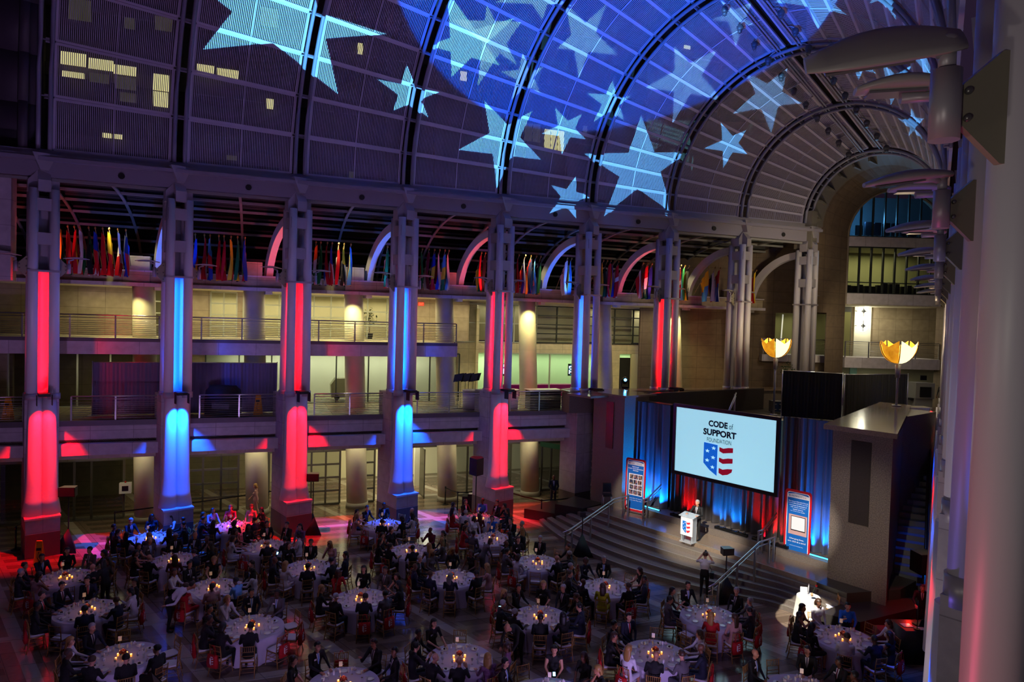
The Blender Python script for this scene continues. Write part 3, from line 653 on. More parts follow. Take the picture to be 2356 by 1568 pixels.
# ground-floor wall
e = struct('wall_ground', L(10, 4.4, 0))
GW = mat('bronze_frame', (.38, .37, .33), .45)
slab('panel_band', -4, 25, 4.3, 4.5, 2.95, 3.72, panelled('ground_panels', (.46, .44, .42), 1.7, 5, .5), e)
slab('ceiling_strip', -4, 25, 3.0, 4.3, 3.7, 3.75, CREAM, e)
slab('rear_wall', -4, 9.3, 9.5, 9.7, 0, 3.7, panelled('dim_corridor_wall', (.52, .49, .38), 1.4, .8, .6), e); slab('rear_wall', 9.3, 30, 10.5, 10.7, 0, 3.7, ROOMW, e)
nw = 12
for (x0, x1, c_, r_) in ((0, 55, 1, 1), (118, 175, 1, 1), (175, 215, 1, 1), (215, 290, 1, 1), (430, 515, 2, 4), (515, 555, 1, 4), (600, 625, 1, 4), (690, 790, 3, 4), (840, 870, 1, 4), (1045, 1085, 1, 1), (1085, 1115, 1, 1), (1160, 1185, 1, 1), (1235, 1300, 3, 1)):
    nw += 1; glazing('window_%d' % nw, x0, x1, 4.4, .05, 2.95, c_, r_, GW, True, .05)
# the open ballroom doorway
e = struct('door_1', L(T(1005, 4.4), 4.4, 0)); m = MB()
a = T(985, 4.4)
m.box(a, a+.06, 4.4, 5.5, 0, 2.8, L); m.box(a, a+.06, 5.5, 5.55, 0, 2.8, L)
for z in (0, .9, 1.85, 2.75): m.box(a, a+.06, 4.4, 5.5, z, z+.08, L)
m.build('door_leaf', GW, e); m = MB(); m.box(T(962, 7.5), T(980, 7.5), 7.4, 7.6, 0, 3.7, L); m.build('jamb_wall', OFFW, e)

_c = cone_hit_early(1400, -170)
spot('crown_wash_light', (-6, 11, 1.2), _c, 75000*KEY, (.0, .13, 1), 34, .04, .05)
# ------------------------------------------------------------------ end wall, arch and recesses
Y0 = 46.0
def E_(x, y, z): return Vector((x, Y0+y, z))
e = struct('wall_end', (15, Y0, 5))
def wallrect(x0, x1, z0, z1, m_, y0=0, y1=.4, nm='wall_panel'): m = MB(); m.box(x0, x1, y0, y1, z0, z1, E_); return m.build(nm, m_, e)
wallrect(8.6, 17.7, 5.4, 24, STONE, nm='stone_wall'); wallrect(17.7, 21.25, 11.35, 24, STONE, nm='stone_wall'); wallrect(17.7, 21.25, 5.4, 8.1, STONE2, nm='stone_wall'); wallrect(21.25, 22.35, 5.4, 24, STONE, nm='stone_wall')
wallrect(28.75, 34, 0, 24, STONE, -.6, .4, 'stone_pier')
wallrect(22.35, 28.8, 15.95, 16.6, FASCIA, -.05, .3, 'spandrel'); wallrect(22.35, 28.8, 12.0, 12.8, FASCIA, -.05, .3, 'spandrel'); wallrect(22.35, 28.8, 7.8, 8.5, FASCIA, -.25, 2.5, 'balcony_fascia')
wallrect(16.7, 21.6, 8.1, 8.55, FASCIA, -.5, 2.0, 'balcony_fascia')
m = MB(); k = 20                                                                # spandrel wall round the arch
cx_, cz_, cr_ = 25.58, 16.5, 3.2
for j in range(k):
    a0, a1 = PI*j/k, PI*(j+1)/k
    p = [E_(cx_-cr_*math.cos(a), 0, cz_+cr_*math.sin(a)) for a in (a0, a1)]
    m.face([p[0], p[1], E_(p[1].x, 0, 24), E_(p[0].x, 0, 24)])
m.build('arch_wall', STONE, e)
m = MB()
for rr, y_ in ((cr_, 0),): m.skin([[E_(cx_-(rr+dr)*math.cos(PI*j/k), yy, cz_+(rr+dr)*math.sin(PI*j/k)) for dr, yy in ((.12, -.12), (0, -.12), (0, .25), (.12, .25))] for j in range(k+1)])
m.box(22.24, 22.38, -.12, .25, 12, cz_, E_); m.build('arch_trim', mat('arch_trim_grey', (.52, .47, .42), .5), e)
# loft from the end of the vault to the arch: concrete ring, then stone soffit
def arcA(u, s=11.0, dr=-.15): return cone(s, PI*u, dr)
def arcB(u): return E_(cx_-(cr_+.12)*math.cos(PI*u), -.1, cz_+(cr_+.12)*math.sin(PI*u))
def loft(v0, v1, nm, m_):
    m = MB(); n = 28
    for j in range(n):
        u0, u1 = j/n, (j+1)/n
        q = [arcA(u).lerp(arcB(u), v) for u, v in ((u0, v0), (u1, v0), (u1, v1), (u0, v1))]; m.face(q, [(u0*12, v0*4), (u1*12, v0*4), (u1*12, v1*4), (u0*12, v1*4)])
    m.build(nm, m_, e)
loft(0, .34, 'concrete_ring', mat('concrete_ring', (.45, .43, .40), .6)); loft(.34, 1, 'stone_soffit', STONE)
m = MB()
for j in range(1, 12, 2):
    u = j/24; a, b_, c_ = arcA(u), arcA(u).lerp(arcB(u), .3), arcA(u)+Vector((.0, .0, .0))
    q = cone(11.0, PI*u, .35); m.prism([a, b_, b_.lerp(q, .3), q], (cone(11.0, PI*u+.03)-cone(11.0, PI*u)))
m.build('ring_fins', mat('fin_concrete', (.50, .48, .44), .6), e)
pa, pb = cone(11.0, 0, -.15), E_(22.3, -.1, SPRING)
m = MB()
for z0, z1, qa in ((11.4, SPRING, pa), (0, 11.4, pa.lerp(pb, .52))):
    m.face([(qa.x, qa.y, z0), (pb.x, pb.y, z0), (pb.x, pb.y, z1), (qa.x, qa.y, z1)], [(0, z0), (3, z0), (3, z1), (0, z1)])
m.build('return_wall', STONE, e)
m = MB(); m.box(-11.6, -10.9, -4.5, -3.4, 15.3, 17.6, G); m.build('ring_springer', mat('concrete_ring', (.45, .43, .40), .6), e)
# windows in the end wall
def end_window(nm, x0, x1, z0, z1, n, top=None, mats=MULD):
    w_ = struct(nm, ((x0+x1)/2, Y0, z0)); m = MB()
    for j in range(n+1):
        x = x0+(x1-x0)*j/n; zt = z1
        if top: dx = abs(x-cx_); zt = cz_+math.sqrt(max(.02, cr_**2-dx*dx))
        m.box(x-.05, x+.05, -.02, .12, z0, max(z0+.05, zt), E_)
    m.box(x0, x1, -.02, .12, z0-.04, z0+.06, E_)
    if not top: m.box(x0, x1, -.02, .12, z1-.08, z1, E_); m.box(x0, x1, -.02, .12, z0+.72, z0+.78, E_)
    fr_ = m.build('window_frame', mats, w_)
    m = MB(); m.box(x0, x1, .04, .055, z0, z1, E_); m.build('pane', GLASS, fr_); return w_
end_window('window_30', 22.4, 28.78, 16.6, 19.7, 8, top=True); w2 = end_window('window_31', 22.4, 28.78, 12.8, 15.95, 8)
e = struct('wall_end_rooms', (25, 50, 5))
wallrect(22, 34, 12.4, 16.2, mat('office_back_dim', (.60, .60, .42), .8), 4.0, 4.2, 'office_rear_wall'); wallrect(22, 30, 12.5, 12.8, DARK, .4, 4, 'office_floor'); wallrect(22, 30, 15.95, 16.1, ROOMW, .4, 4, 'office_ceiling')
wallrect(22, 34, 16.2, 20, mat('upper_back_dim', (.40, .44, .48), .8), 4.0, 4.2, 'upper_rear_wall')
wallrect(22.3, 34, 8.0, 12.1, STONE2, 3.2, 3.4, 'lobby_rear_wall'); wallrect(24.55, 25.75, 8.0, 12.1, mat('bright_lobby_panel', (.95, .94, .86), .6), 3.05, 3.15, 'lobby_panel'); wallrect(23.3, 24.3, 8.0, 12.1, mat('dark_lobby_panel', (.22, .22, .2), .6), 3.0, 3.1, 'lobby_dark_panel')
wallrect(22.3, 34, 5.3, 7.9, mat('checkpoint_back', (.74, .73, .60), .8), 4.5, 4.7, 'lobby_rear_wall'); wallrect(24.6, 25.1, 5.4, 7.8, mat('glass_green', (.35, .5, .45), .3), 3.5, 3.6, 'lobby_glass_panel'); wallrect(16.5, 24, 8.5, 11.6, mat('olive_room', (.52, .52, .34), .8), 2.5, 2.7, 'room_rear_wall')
m = MB()
for x, dx in ((18.2, .15), (19.0, .1), (19.9, -.02), (20.5, -.04)): m.bar(E_(x, 2.3, 8.6), E_(x+dx, 2.3, 11.3), .08, .05, (0, 1, 0))
m.build('leaning_white_tubes', mat('white_tube', (.95, .95, .9), .5, emis=.35), e)
m = MB(); m.box(22.3, 29, -.2, 4, 12.0, 12.05, E_); m.build('lobby_ceiling', CREAM, e)
m = MB(); rr = random.Random(4)
for k in range(14):
    x = 23.0+k*.42; m.box(x, x+.28, 1.2, 1.5, 12.8, 13.35+rr.random()*.3, E_)
tag(m.build('office_chairs', BLACK), 'row of dark chair backs and monitors behind the lit arched-wall window', 'office furniture', kind='stuff')
m = MB()
for k in range(8):
    x = 23.6+k*.62; m.box(x, x+.45, 1.4, 1.6, 16.9, 17.5+rr.random()*.35, E_); m.box(x+.2, x+.25, 1.4, 1.6, 16.6, 16.9, E_)
tag(m.build('conference_chairs', mat('navy_chair', (.10, .14, .22), .6)), 'dark blue conference chairs standing behind the half-round window', 'chairs', kind='stuff')
for j, (z, lb) in enumerate(((11.7, 'upper'), (10.65, 'lower'))):
    t = thing('wall_lamp', '%s glowing round wall lamp with a dark diamond centre on the end lobby wall' % lb, 'lamp', (25.12, Y0+3.0, z), 'diamond wall lamps')
    m = MB(); m.cyl((25.12, Y0+2.98, z), (25.12, Y0+3.02, z), .42, n=20); m.build('glowing_disc', mat('lamp_disc', (1, .98, .85), .5, emis=4), t)
    m = MB(); m.prism([(25.12-.17, Y0+2.9, z), (25.12, Y0+2.9, z-.17), (25.12+.17, Y0+2.9, z), (25.12, Y0+2.9, z+.17)], (0, .06, 0)); m.box(25.12-.6, 25.12+.3, Y0+2.9, Y0+2.93, z-.02, z+.02); m.box(25.1, 25.14, Y0+2.9, Y0+2.93, z-.4, z+.4); m.build('diamond_shade', BLACK, t)
    point('wall_lamp_light', (25.12, Y0+2.6, z), 40*KEY, (1, .95, .75), .1)
tag_ = railing(22.4, 28.7, -.15, 8.5, E_, 'steel and glass railing of the end-wall balcony under the arch'); railing(16.8, 21.5, -.4, 8.55, E_, 'steel railing of the small balcony window behind the left bowl lamp')
area('end_room_light', (25.5, Y0+2.2, 15.8), None, 190*KEY, (1, .95, .55), 5, 1.5); area('end_room_light', (25.5, Y0+1.6, 7.7), None, 70*KEY, (1, .95, .7), 5, 1.2); area('end_room_light', (25.5, Y0+1.6, 11.9), None, 45*KEY, (1, .92, .6), 5, 1.2)
area('end_room_light', (19.5, Y0+1.3, 11.2), None, 22*KEY, (1, .95, .6), 3, 1); point('upper_room_light', (24.2, Y0+1.5, 18), 330*KEY, (.12, .5, 1), .2)
# security checkpoint glimpsed under the balcony
t = thing('xray_scanner', 'grey baggage x-ray scanner standing in the lobby beyond the escalator', 'scanner', (26.3, 43.5, 5.45))
m = MB(); m.box(25.7, 26.9, 43.2, 44.2, 6.1, 7.1); m.box(25.75, 26.85, 43.3, 44.1, 5.45, 6.1); m.build('housing', mat('scanner_grey', (.5, .5, .48), .5), t)
m = MB(); m.box(25.95, 26.65, 43.15, 43.2, 6.2, 6.85); m.box(24.9, 25.7, 43.4, 44.0, 6.0, 6.1); m.build('tunnel_mouth', BLACK, t)
m = MB(); m.box(26.2, 26.6, 43.6, 43.65, 7.25, 7.55); m.build('monitor', BLACKG, t)
# ------------------------------------------------------------------ stage block
e = struct('stage', G(-26, .7, 0))
NST = 6; RISE = 1.0/NST
def edge(k, b): return -27.8-k/6*max(1.35, 3.45-(b+2)**2/20.8)
for k in range(NST, -1, -1):
    zt = 1.0-RISE*k
    if k == NST: continue
    m = MB(); n = 24; b0, b1 = (-5.9-.45*k, 6.9) if k else (-6.1, 7.0)
    bs = [b0+(b1-b0)*j/n for j in range(n+1)]
    front = [G(edge(k, b), b, zt) for b in bs]; back = [G(-24.6 if k == 0 else edge(k-1, b)+.02, b, zt) for b in bs]
    for j in range(n):
        m.face([front[j], front[j+1], back[j+1], back[j]])
        lo = [Vector((p.x, p.y, zt-RISE)) for p in (front[j], front[j+1])]; m.face([lo[0], lo[1], front[j+1], front[j]])
    lo = [Vector((p.x, p.y, 0)) for p in (front[0], back[0])]; m.face([lo[1], lo[0], front[0], back[0]]); lo = [Vector((p.x, p.y, 0)) for p in (front[-1], back[-1])]; m.face([lo[0], lo[1], back[-1], front[-1]])
    m.build('stage_top' if k == 0 else 'step', STAGEF if k == 0 else GRAN, e)
m = MB()                                                                        # pale nosing along each edge
for k in range(NST):
    pts = [G(edge(k, b)-.005, b, 1.0-RISE*k+.004) for b in [-5.8+12.4*j/24 for j in range(25)]]
    q = [G(edge(k, b)+.09, b, 1.0-RISE*k+.004) for b in [-5.8+12.4*j/24 for j in range(25)]]
    for j in range(24): m.face([pts[j], pts[j+1], q[j+1], q[j]])
m.build('nosings', mat('pale_nosing', (.50, .47, .42), .35, noise=.3, nscale=25), e)
m = MB(); m.box(-26.25, -24.4, -5.16, 5.7, 1.0, 1.28, G); m.build('rear_plinth', GRAN, e)
# flanking masses and parapets
m = MB(); m.box(-26.3, -24.4, -7.3, -5.16, 0, 6.6, G); m.build('left_block', GRAN, e)
m = MB(); m.box(-26.34, -26.2, -6.35, -5.85, 3.9, 6.3, G); m.build('left_slot', GRAND, e)
m = MB(); m.box(-27.1, -17.0, 5.75, 7.85, 0, 6.62, lambda a, b, z: G(a, b if b < 6.5 else b-(a+27.1)*.33, z) if True else None)
m.build('right_block', panelled('speckled_granite_wall', (.40, .36, .33), 4, 4, .9, .5, .22, 24), e)
m = MB(); m.box(-27.14, -27.05, 6.45, 7.15, 3.3, 6.3, G); m.build('right_slot', GRAND, e)
m = MB(); m.box(-27.45, -16.9, 5.55, 8.0, 6.62, 6.8, lambda a, b, z: G(a, b-(a+27.1)*.33 if b > 6.5 else b-max(0, (a+24))*.33, z)); m.build('right_ledge', STAGEF, e)
# parapet between the colonnade and the void behind the stage
m = MB(); m.box(24.3, 41.5, -.35, .55, 5.4, 6.5, L); m.build('rear_parapet', GRAN, e)
m = MB(); m.box(24.2, 41.5, -.5, .7, 6.5, 6.6, L); m.build('rear_ledge', STAGEF, e)
m = MB(); m.box(-26.4, -24.0, -7.4, -5.0, 6.6, 6.7, G); m.box(-27.6, -24.6, -8.0, -6.3, 6.5, 6.6, G); m.build('left_ledge', STAGEF, e)
m = MB(); m.box(-24.4, -8, -6, 5.9, 5.3, 5.45, lambda a, b, z: G(a, b-(a+24.4)*.30 if b > 0 else b, z)); m.build('terrace_floor', mat('terrace_paving', (.30, .28, .25), .35), e)
m = MB(); m.box(-24.9, -24.4, -5.16, 5.75, 0, 6.35, G); m.build('niche_wall', GRAND, e)
m = MB(); m.box(-24.4, -15.0, -5.6, -5.3, 5.45, 6.7, lambda a, b, z: G(a, b+(a+24.4)*.12, z)); m.build('stair_parapet', GRAND, e)
# cheek blocks right of the steps
def block(nm, pts, z0, z1, m_):
    m = MB(); m.prism([G(a, b, z0) for a, b in pts], (0, 0, z1-z0)); return m.build(nm, m_, e)
block('cheek_upper', [(-27.9, 5.75), (-28.0, 6.9), (-26.0, 7.9), (-24.6, 7.9), (-24.6, 5.75)], 0, 1.02, GRAND)
block('cheek_lower', [(-29.6, 6.7), (-29.2, 7.9), (-26.3, 8.6), (-25.2, 8.3), (-26.0, 7.8), (-28.0, 6.85)], 0, .66, GRAND)
block('cheek_foot', [(-30.3, 6.9), (-29.6, 9.0), (-26.5, 9.2), (-26.3, 8.5), (-29.2, 7.9)], 0, .3, GRAND)
block('left_cheek', [(-28.0, -6.2), (-28.6, -7.6), (-26.6, -8.2), (-26.4, -6.3)], 0, 1.0, GRAND); block('left_cheek', [(-28.6, -7.6), (-29.3, -9.2), (-26.9, -9.6), (-26.6, -8.2)], 0, .5, GRAND)
# ---- drapes
def pleats(nm, b0, b1, z0, z1, a0, m_, lab, depth=.11, freq=8, zskew=0, kindf=G):
    m = MB(); n = int((b1-b0)*26); rr = random.Random(int(b0*10)); ph = 0; xs = []
    for j in range(n+1):
        b = b0+(b1-b0)*j/n; ph += (b1-b0)/n*freq*(1+.5*math.sin(j*.23)+.3*rr.random()); xs.append((b, depth*math.sin(ph*2)))
    R = []
    for i in range(6):
        u = i/5; R.append([kindf(a0+d*(1.25-.6*u), b, z0+(z1-z0)*u+zskew*(b-b0)) for b, d in xs])
    m.skin(R, closed=False); o = m.build(nm, m_); tag(o, lab, 'drape', 'stage drapes' if nm == 'stage_drape' else None); return o
VEL = mat('blue_grey_drape', (.22, .24, .32), .7); VELK = mat('black_drape', (.075, .075, .085), .8); VELM = mat('grey_drape', (.22, .20, .21), .7)
pleats('stage_drape', -5.12, -3.0, 1.3, 6.4, -25.45, VEL, 'tall pleated drape lit blue at the left of the stage screen')
pleats('stage_drape', -3.0, -2.2, 1.3, 6.45, -25.3, VELK, 'black drape leg between the left blue drape and the screen')
pleats('stage_drape', -2.2, 2.75, 1.3, 3.9, -25.35, VELM, 'lower drape below the screen, lit red, blue and red')
pleats('stage_drape', 2.75, 3.6, 1.3, 6.6, -25.3, VELK, 'black drape leg right of the screen')
pleats('stage_drape', 3.6, 5.7, 1.3, 6.65, -25.45, VEL, 'tall pleated drape lit blue right of the screen, behind the banner')
# ---- screen
t = thing('projection_screen', 'wide projection screen with the blue and red shield logo hanging over the stage', 'screen', G(-25.85, .25, 3.4))
A0 = -25.85; sb0, sb1, sz0, sz1 = -2.3, 2.8, 3.42, 6.45
m = MB()
for q in ((sb0-.16, sb1+.16, sz0-.16, sz0), (sb0-.16, sb1+.16, sz1, sz1+.16), (sb0-.16, sb0, sz0, sz1), (sb1, sb1+.16, sz0, sz1)): m.box(A0-.04, A0+.08, q[0], q[1], q[2], q[3], G)
m.build('frame', BLACKG, t)
m = MB(); m.box(A0, A0+.03, sb0, sb1, sz0, sz1, G); ss_ = m.build('screen_surface', mat('lit_screen', (.66, .90, .97), .6, emis=.72), t)
m = MB()
for b_ in (sb0+.4, sb1-.4): m.box(A0+.08, A0+.14, b_-.03, b_+.03, 1.28, sz1, G)
m.build('frame_legs', BLACK, t)
UX = Vector((BB.x, BB.y, 0)); UZ = Vector((0, 0, 1))
INK = mat('ink_navy', (.05, .13, .25), .6, emis=.05); INKB = mat('ink_blue', (.05, .42, .88), .6, emis=.55); INKR = mat('ink_red', (.62, .02, .16), .6, emis=.42); INKW = mat('ink_white', (.70, .93, .98), .6, emis=.85)
S0 = lambda b, z: G(A0-.012, b, z)
sw, shh = sb1-sb0, sz1-sz0
def spx(u, v): return S0(sb0+sw*u, sz1-shh*v)                                    # screen fraction
lettering('CODE', spx(.352, .225), UX, UZ, sw*.195, shh*.095, INK, ss_, bold=.045); lettering('of', spx(.560, .225), UX, UZ, sw*.04, shh*.085, INK, ss_)
lettering('SUPPORT', spx(.300, .36), UX, UZ, sw*.335, shh*.10, INK, ss_, bold=.045); lettering('FOUNDATION', spx(.342, .455), UX, UZ, sw*.245, shh*.062, INK, ss_)
def shield(fn, dv, parent, mb_, mr_, mw_, names=('shield_blue', 'shield_stripe', 'shield_star')):
    """shield mark; fn(u, v) maps the unit square to the surface, dv lifts it"""
    m = MB(); m.prism([fn(0, 0)+dv, fn(.47, .02)+dv, fn(.47, 1)+dv, fn(.22, .86)+dv, fn(0, .66)+dv], dv*.5); m.build(names[0], mb_, parent)
    for k in range(3):
        v0 = .03+.33*k; top = [(.53, v0+.04), (.66, v0+.07), (.82, v0+.02), (.98, v0)]; bot = [(.98, v0+.15), (.83, v0+.18), (.66, v0+.22), (.53, v0+.17)]
        if k == 2: bot = [(.96, v0+.10), (.83, v0+.2), (.66, v0+.25), (.53, v0+.2)]
        m = MB(); m.prism([fn(*p)+dv for p in top+bot], dv*.5); m.build(names[1], mr_, parent)
    for (cu, cv) in ((.34, .14), (.13, .26), (.33, .44), (.13, .56), (.32, .75)):
        m = MB(); P = []
        for j in range(10):
            r = .085 if j % 2 == 0 else .034; P.append(fn(cu+r*math.sin(PI*j/5), cv-r*.78*math.cos(PI*j/5))+dv*2)
        m.prism(P, dv*.5); m.build(names[2], mw_, parent)
NF = Vector((-AA.x, -AA.y, 0))
shield(lambda u, v: spx(.312+.302*u, .475+.47*v), NF*.004, ss_, INKB, INKR, INKW)
area('screen_light', G(A0-.25, .25, 4.9), G(A0-4, .25, 4.4), 45*KEY, (.6, .9, 1), 4.8, 2.8)
# ---- LED bars on the plinth
for b0_, b1_, lb in ((-2.3, -.9, 'left'), (.15, 1.75, 'middle'), (2.0, 3.6, 'right')):
    m = MB(); m.box(-26.1, -25.95, b0_, b1_, 1.28, 1.4, G)
    for j in range(5): m.cyl(G(-26.02, b0_+.15+(b1_-b0_-.3)*j/4, 1.4), G(-26.02, b0_+.15+(b1_-b0_-.3)*j/4, 1.45), .05, n=8)
    tag(m.build('uplight_bar', BLACKG), '%s black light bar on the plinth below the screen' % lb, 'light bar', 'stage light bars')
for b0_, b1_, lb in ((-4.2, -3.0, 'left'), (4.5, 5.6, 'right')):
    t = thing('led_strip', 'glowing blue dotted strip at the foot of the %s stage drape' % lb, 'light strip', G(-25.95, b0_, 1.3)); m = MB(); m.box(-25.98, -25.9, b0_, b1_, 1.3, 1.36, G); m.build('housing', BLACKG, t)
    m = MB(); n = 22
    for j in range(n): m.box(-26.0, -25.98, b0_+(b1_-b0_)*j/n, b0_+(b1_-b0_)*(j+.6)/n, 1.31, 1.36, G)
    m.build('diodes', mat('blue_diode', (.25, .75, 1), .4, emis=5), t)
# ---- banners
def banner(b0, a0, b1, a1, z0, h, label, left):
    q0, q1 = G(a0, b0, z0), G(a1, b1, z0); ux = (q1-q0); wd = ux.length; ux.normalize(); nn = ux.cross(UZ)
    t = thing('pull_up_banner', label, 'banner', (q0+q1)/2)
    fn = lambda u, v, lift=0: q0+ux*(wd*u)+UZ*(.06+(h-.06)*v)+nn*lift
    def rr_(u0, u1, v0, v1, r, lift):
        P = []; ru, rv = r/wd, r/h
        for cu, cv, s_ in ((u1-ru, v1-rv, 0), (u0+ru, v1-rv, 1), (u0+ru, v0+rv, 2), (u1-ru, v0+rv, 3)):
            for k in range(5): a = PI/2*(s_+k/4); P.append(fn(cu+ru*math.cos(a), cv+rv*math.sin(a), lift))
        return P
    BR = mat('banner_red', (.78, .05, .12), .5); BBL = mat('banner_blue', (.03, .38, .72), .5); BW = mat('banner_white', (.93, .93, .95), .5)
    m = MB(); m.prism(rr_(0, 1, 0, 1, .13, 0), nn*.012); m.build('panel', BR, t)
    m = MB(); m.prism(rr_(.075, .925, .035, .965, .11, .013), nn*.003); m.build('white_border', BW, t)
    m = MB(); m.prism(rr_(.10, .90, .045, .955, .10, .017), nn*.003); bf_ = m.build('blue_field', BBL, t)
    m = MB(); P = [fn(.10, .875, .021), fn(.90, .875, .021), fn(.90, .925, .021), fn(.68, .94, .021), fn(.4, .948, .021), fn(.10, .925, .021)]; m.prism(P, nn*.002); m.build('title_band', BW, t)
    lf = lambda txt, u, v, w_, h_, m_, bold=0, nm='lettering': lettering(txt, fn(u, v, .024), ux, UZ, wd*w_, h*h_, m_, bf_, nm, bold, .002)
    BI = mat('banner_ink', (.35, .35, .50), .6); RI = mat('banner_ink_red', (.75, .3, .35), .6)
    if left:
        lf('CODE', .27, .895, .17, .018, RI); lf('SUPPORT', .55, .895, .27, .018, BI); lf('FOUNDATION', .30, .881, .5, .008, BI)
        lf('National', .33, .832, .32, .022, BW, .02); lf('Case Coordination', .13, .797, .74, .022, BW, .02); lf('Center', .37, .762, .28, .022, BW, .02)
        m = MB(); m.prism([fn(.17, .30, .021), fn(.86, .30, .021), fn(.86, .71, .021), fn(.17, .71, .021)], nn*.002); ps_ = m.build('photo_sheet', BW, t)
        rnd = random.Random(3); PC = [mat('photo_tone_%s' % n_, c_, .6) for n_, c_ in (('dark', (.15, .13, .13)), ('grey', (.4, .38, .38)), ('tan', (.62, .48, .36)), ('navy', (.15, .2, .35)), ('pink', (.6, .4, .4)))]
        for r_ in range(4):
            for c_ in range(3):
                m = MB(); u0 = .2+c_*.215+(.02 if r_ % 2 else 0); v0 = .315+r_*.098
                for k in range(12): m.cur = rnd.randrange(5); a, b_ = u0+.0475*(k % 4), v0+.028*(k//4); m.prism([fn(a, b_, .0235), fn(a+.0475, b_, .0235), fn(a+.0475, b_+.028, .0235), fn(a, b_+.028, .0235)], nn*.001)
                m.build('photograph', PC, ps_)
        lf('Helping military & Veterans', .15, .235, .72, .017, BW, .01); lf('find the help they need', .18, .195, .66, .019, BW, .01)
    else:
        lf('PATRIOT', .25, .893, .40, .022, BI, .01); lf('link', .66, .893, .15, .020, RI)
        for k, s_ in enumerate(("The nation's first cloud-based", 'solution that provides any user', 'free access to thousands of', 'fully vetted, cost-free', 'veteran services', 'for which they qualify.')): lf(s_, .5-.012*len(s_), .815-.03*k, .024*len(s_), .015, BW, .008)
        m = MB(); m.prism([fn(.17, .315, .021), fn(.86, .315, .021), fn(.86, .62, .021), fn(.17, .62, .021)], nn*.002); m.build('laptop_picture', mat('picture_pinkish', (.78, .62, .60), .6), t)
        m = MB(); m.prism([fn(.26, .375, .024), fn(.80, .375, .024), fn(.80, .60, .024), fn(.26, .60, .024)], nn*.002); ll_ = m.build('laptop_lid', BLACKG, t)
        m = MB(); m.prism([fn(.28, .39, .027), fn(.78, .39, .027), fn(.78, .59, .027), fn(.28, .59, .027)], nn*.002); m.build('laptop_page', BW, ll_)
        lf('Changing lives,', .22, .235, .55, .026, BW, .015); lf('one click at a time!', .16, .195, .68, .026, BW, .015); lf('www.patriotlink.org', .24, .135, .5, .014, BW)
    m = MB(); p, q = fn(.02, 0, .0), fn(.98, 0, .0); m.bar(p+nn*.05-UZ*.03, q+nn*.05-UZ*.03, .22, .05, UZ) if False else m.bar(p-UZ*.03, q-UZ*.03, .2, .055, UZ); m.build('base_cassette', CHROME, t)
    m = MB()
    for u in (.12, .88): m.tube([fn(u, 0, -.12)+UZ*-.05, fn(u, 0, .12)+UZ*-.05], .02, 5)
    m.build('feet', BLACK, t)
    m = MB(); m.cyl(fn(.5, 0, -.03), fn(.5, .98, -.03), .012, n=6); m.build('support_pole', CHROME, t)
    if left: shield(lambda u, v: fn(.17+.08*u, .915-.028*v, .024), nn*.001, bf_, BI, RI, BW, ('mark_blue', 'mark_stripe', 'mark_star'))
    else: shield(lambda u, v: fn(.15+.07*u, .918-.028*v, .024), nn*.001, bf_, BI, RI, BW, ('mark_blue', 'mark_stripe', 'mark_star'))
    return t
banner(-4.72, -26.55, -3.62, -26.35, 1.04, 2.66, 'tall red and blue banner with photo grid at the left of the stage', True)
banner(3.36, -25.6-.35, 4.46, -25.55-.35, 1.04, 2.72, 'tall red and blue banner with a laptop picture at the right of the stage', False)
# ---- lectern
t = thing('lectern', 'clear acrylic lectern with white shield sign in front of the speaker', 'lectern', G(-27.95, .1, 1.0))
ACR = mat('clear_acrylic', (.82, .86, .9), .08, 0, alpha=.35); WB = mat('sign_white', (.95, .95, .96), .5)
lf_ = lambda x, y, z: G(-27.95-y, .1+x, 1.0+z)                                    # x to the right, y towards the audience
m = MB(); m.box(-.3, .3, .1, .14, .3, 1.08, lf_); fs_ = m.build('front_sign', WB, t)
m = MB()
for x in (-.27, .27): m.box(x-.025, x+.025, -.18, .1, .03, 1.1, lf_)
m.build('side_panels', ACR, t)
m = MB(); m.prism([lf_(-.38, .2, 1.1), lf_(.38, .2, 1.1), lf_(.38, -.25, 1.2), lf_(-.38, -.25, 1.2)], (0, 0, .02)); m.build('reading_top', ACR, t)
m = MB(); m.box(-.3, .3, -.25, .2, 0, .035, lf_); m.build('base', ACR, t)
m = MB()
for x in (-.2, .2): m.cyl(lf_(x, .05, 0), lf_(x, .05, .9), .02, n=6)
m.build('posts', CHROME, t)
shield(lambda u, v: lf_(-.2+.4*u, .145, .92-.52*v), NF*.003, fs_, mat('sign_blue', (.05, .42, .80), .5), mat('sign_red', (.80, .14, .2), .5), WB)
ux_ = (lf_(1, 0, 0)-lf_(0, 0, 0)); lettering('CODE of SUPPORT', lf_(-.2, .143, .99), ux_, UZ, .4, .04, mat('ink_pale', (.6, .7, .8), .5), fs_)
m = MB(); m.tube([lf_(-.05, -.1, 1.15), lf_(-.12, .05, 1.3), lf_(-.1, -.18, 1.42)], .008, 5); m.build('gooseneck_microphone', BLACK, t)
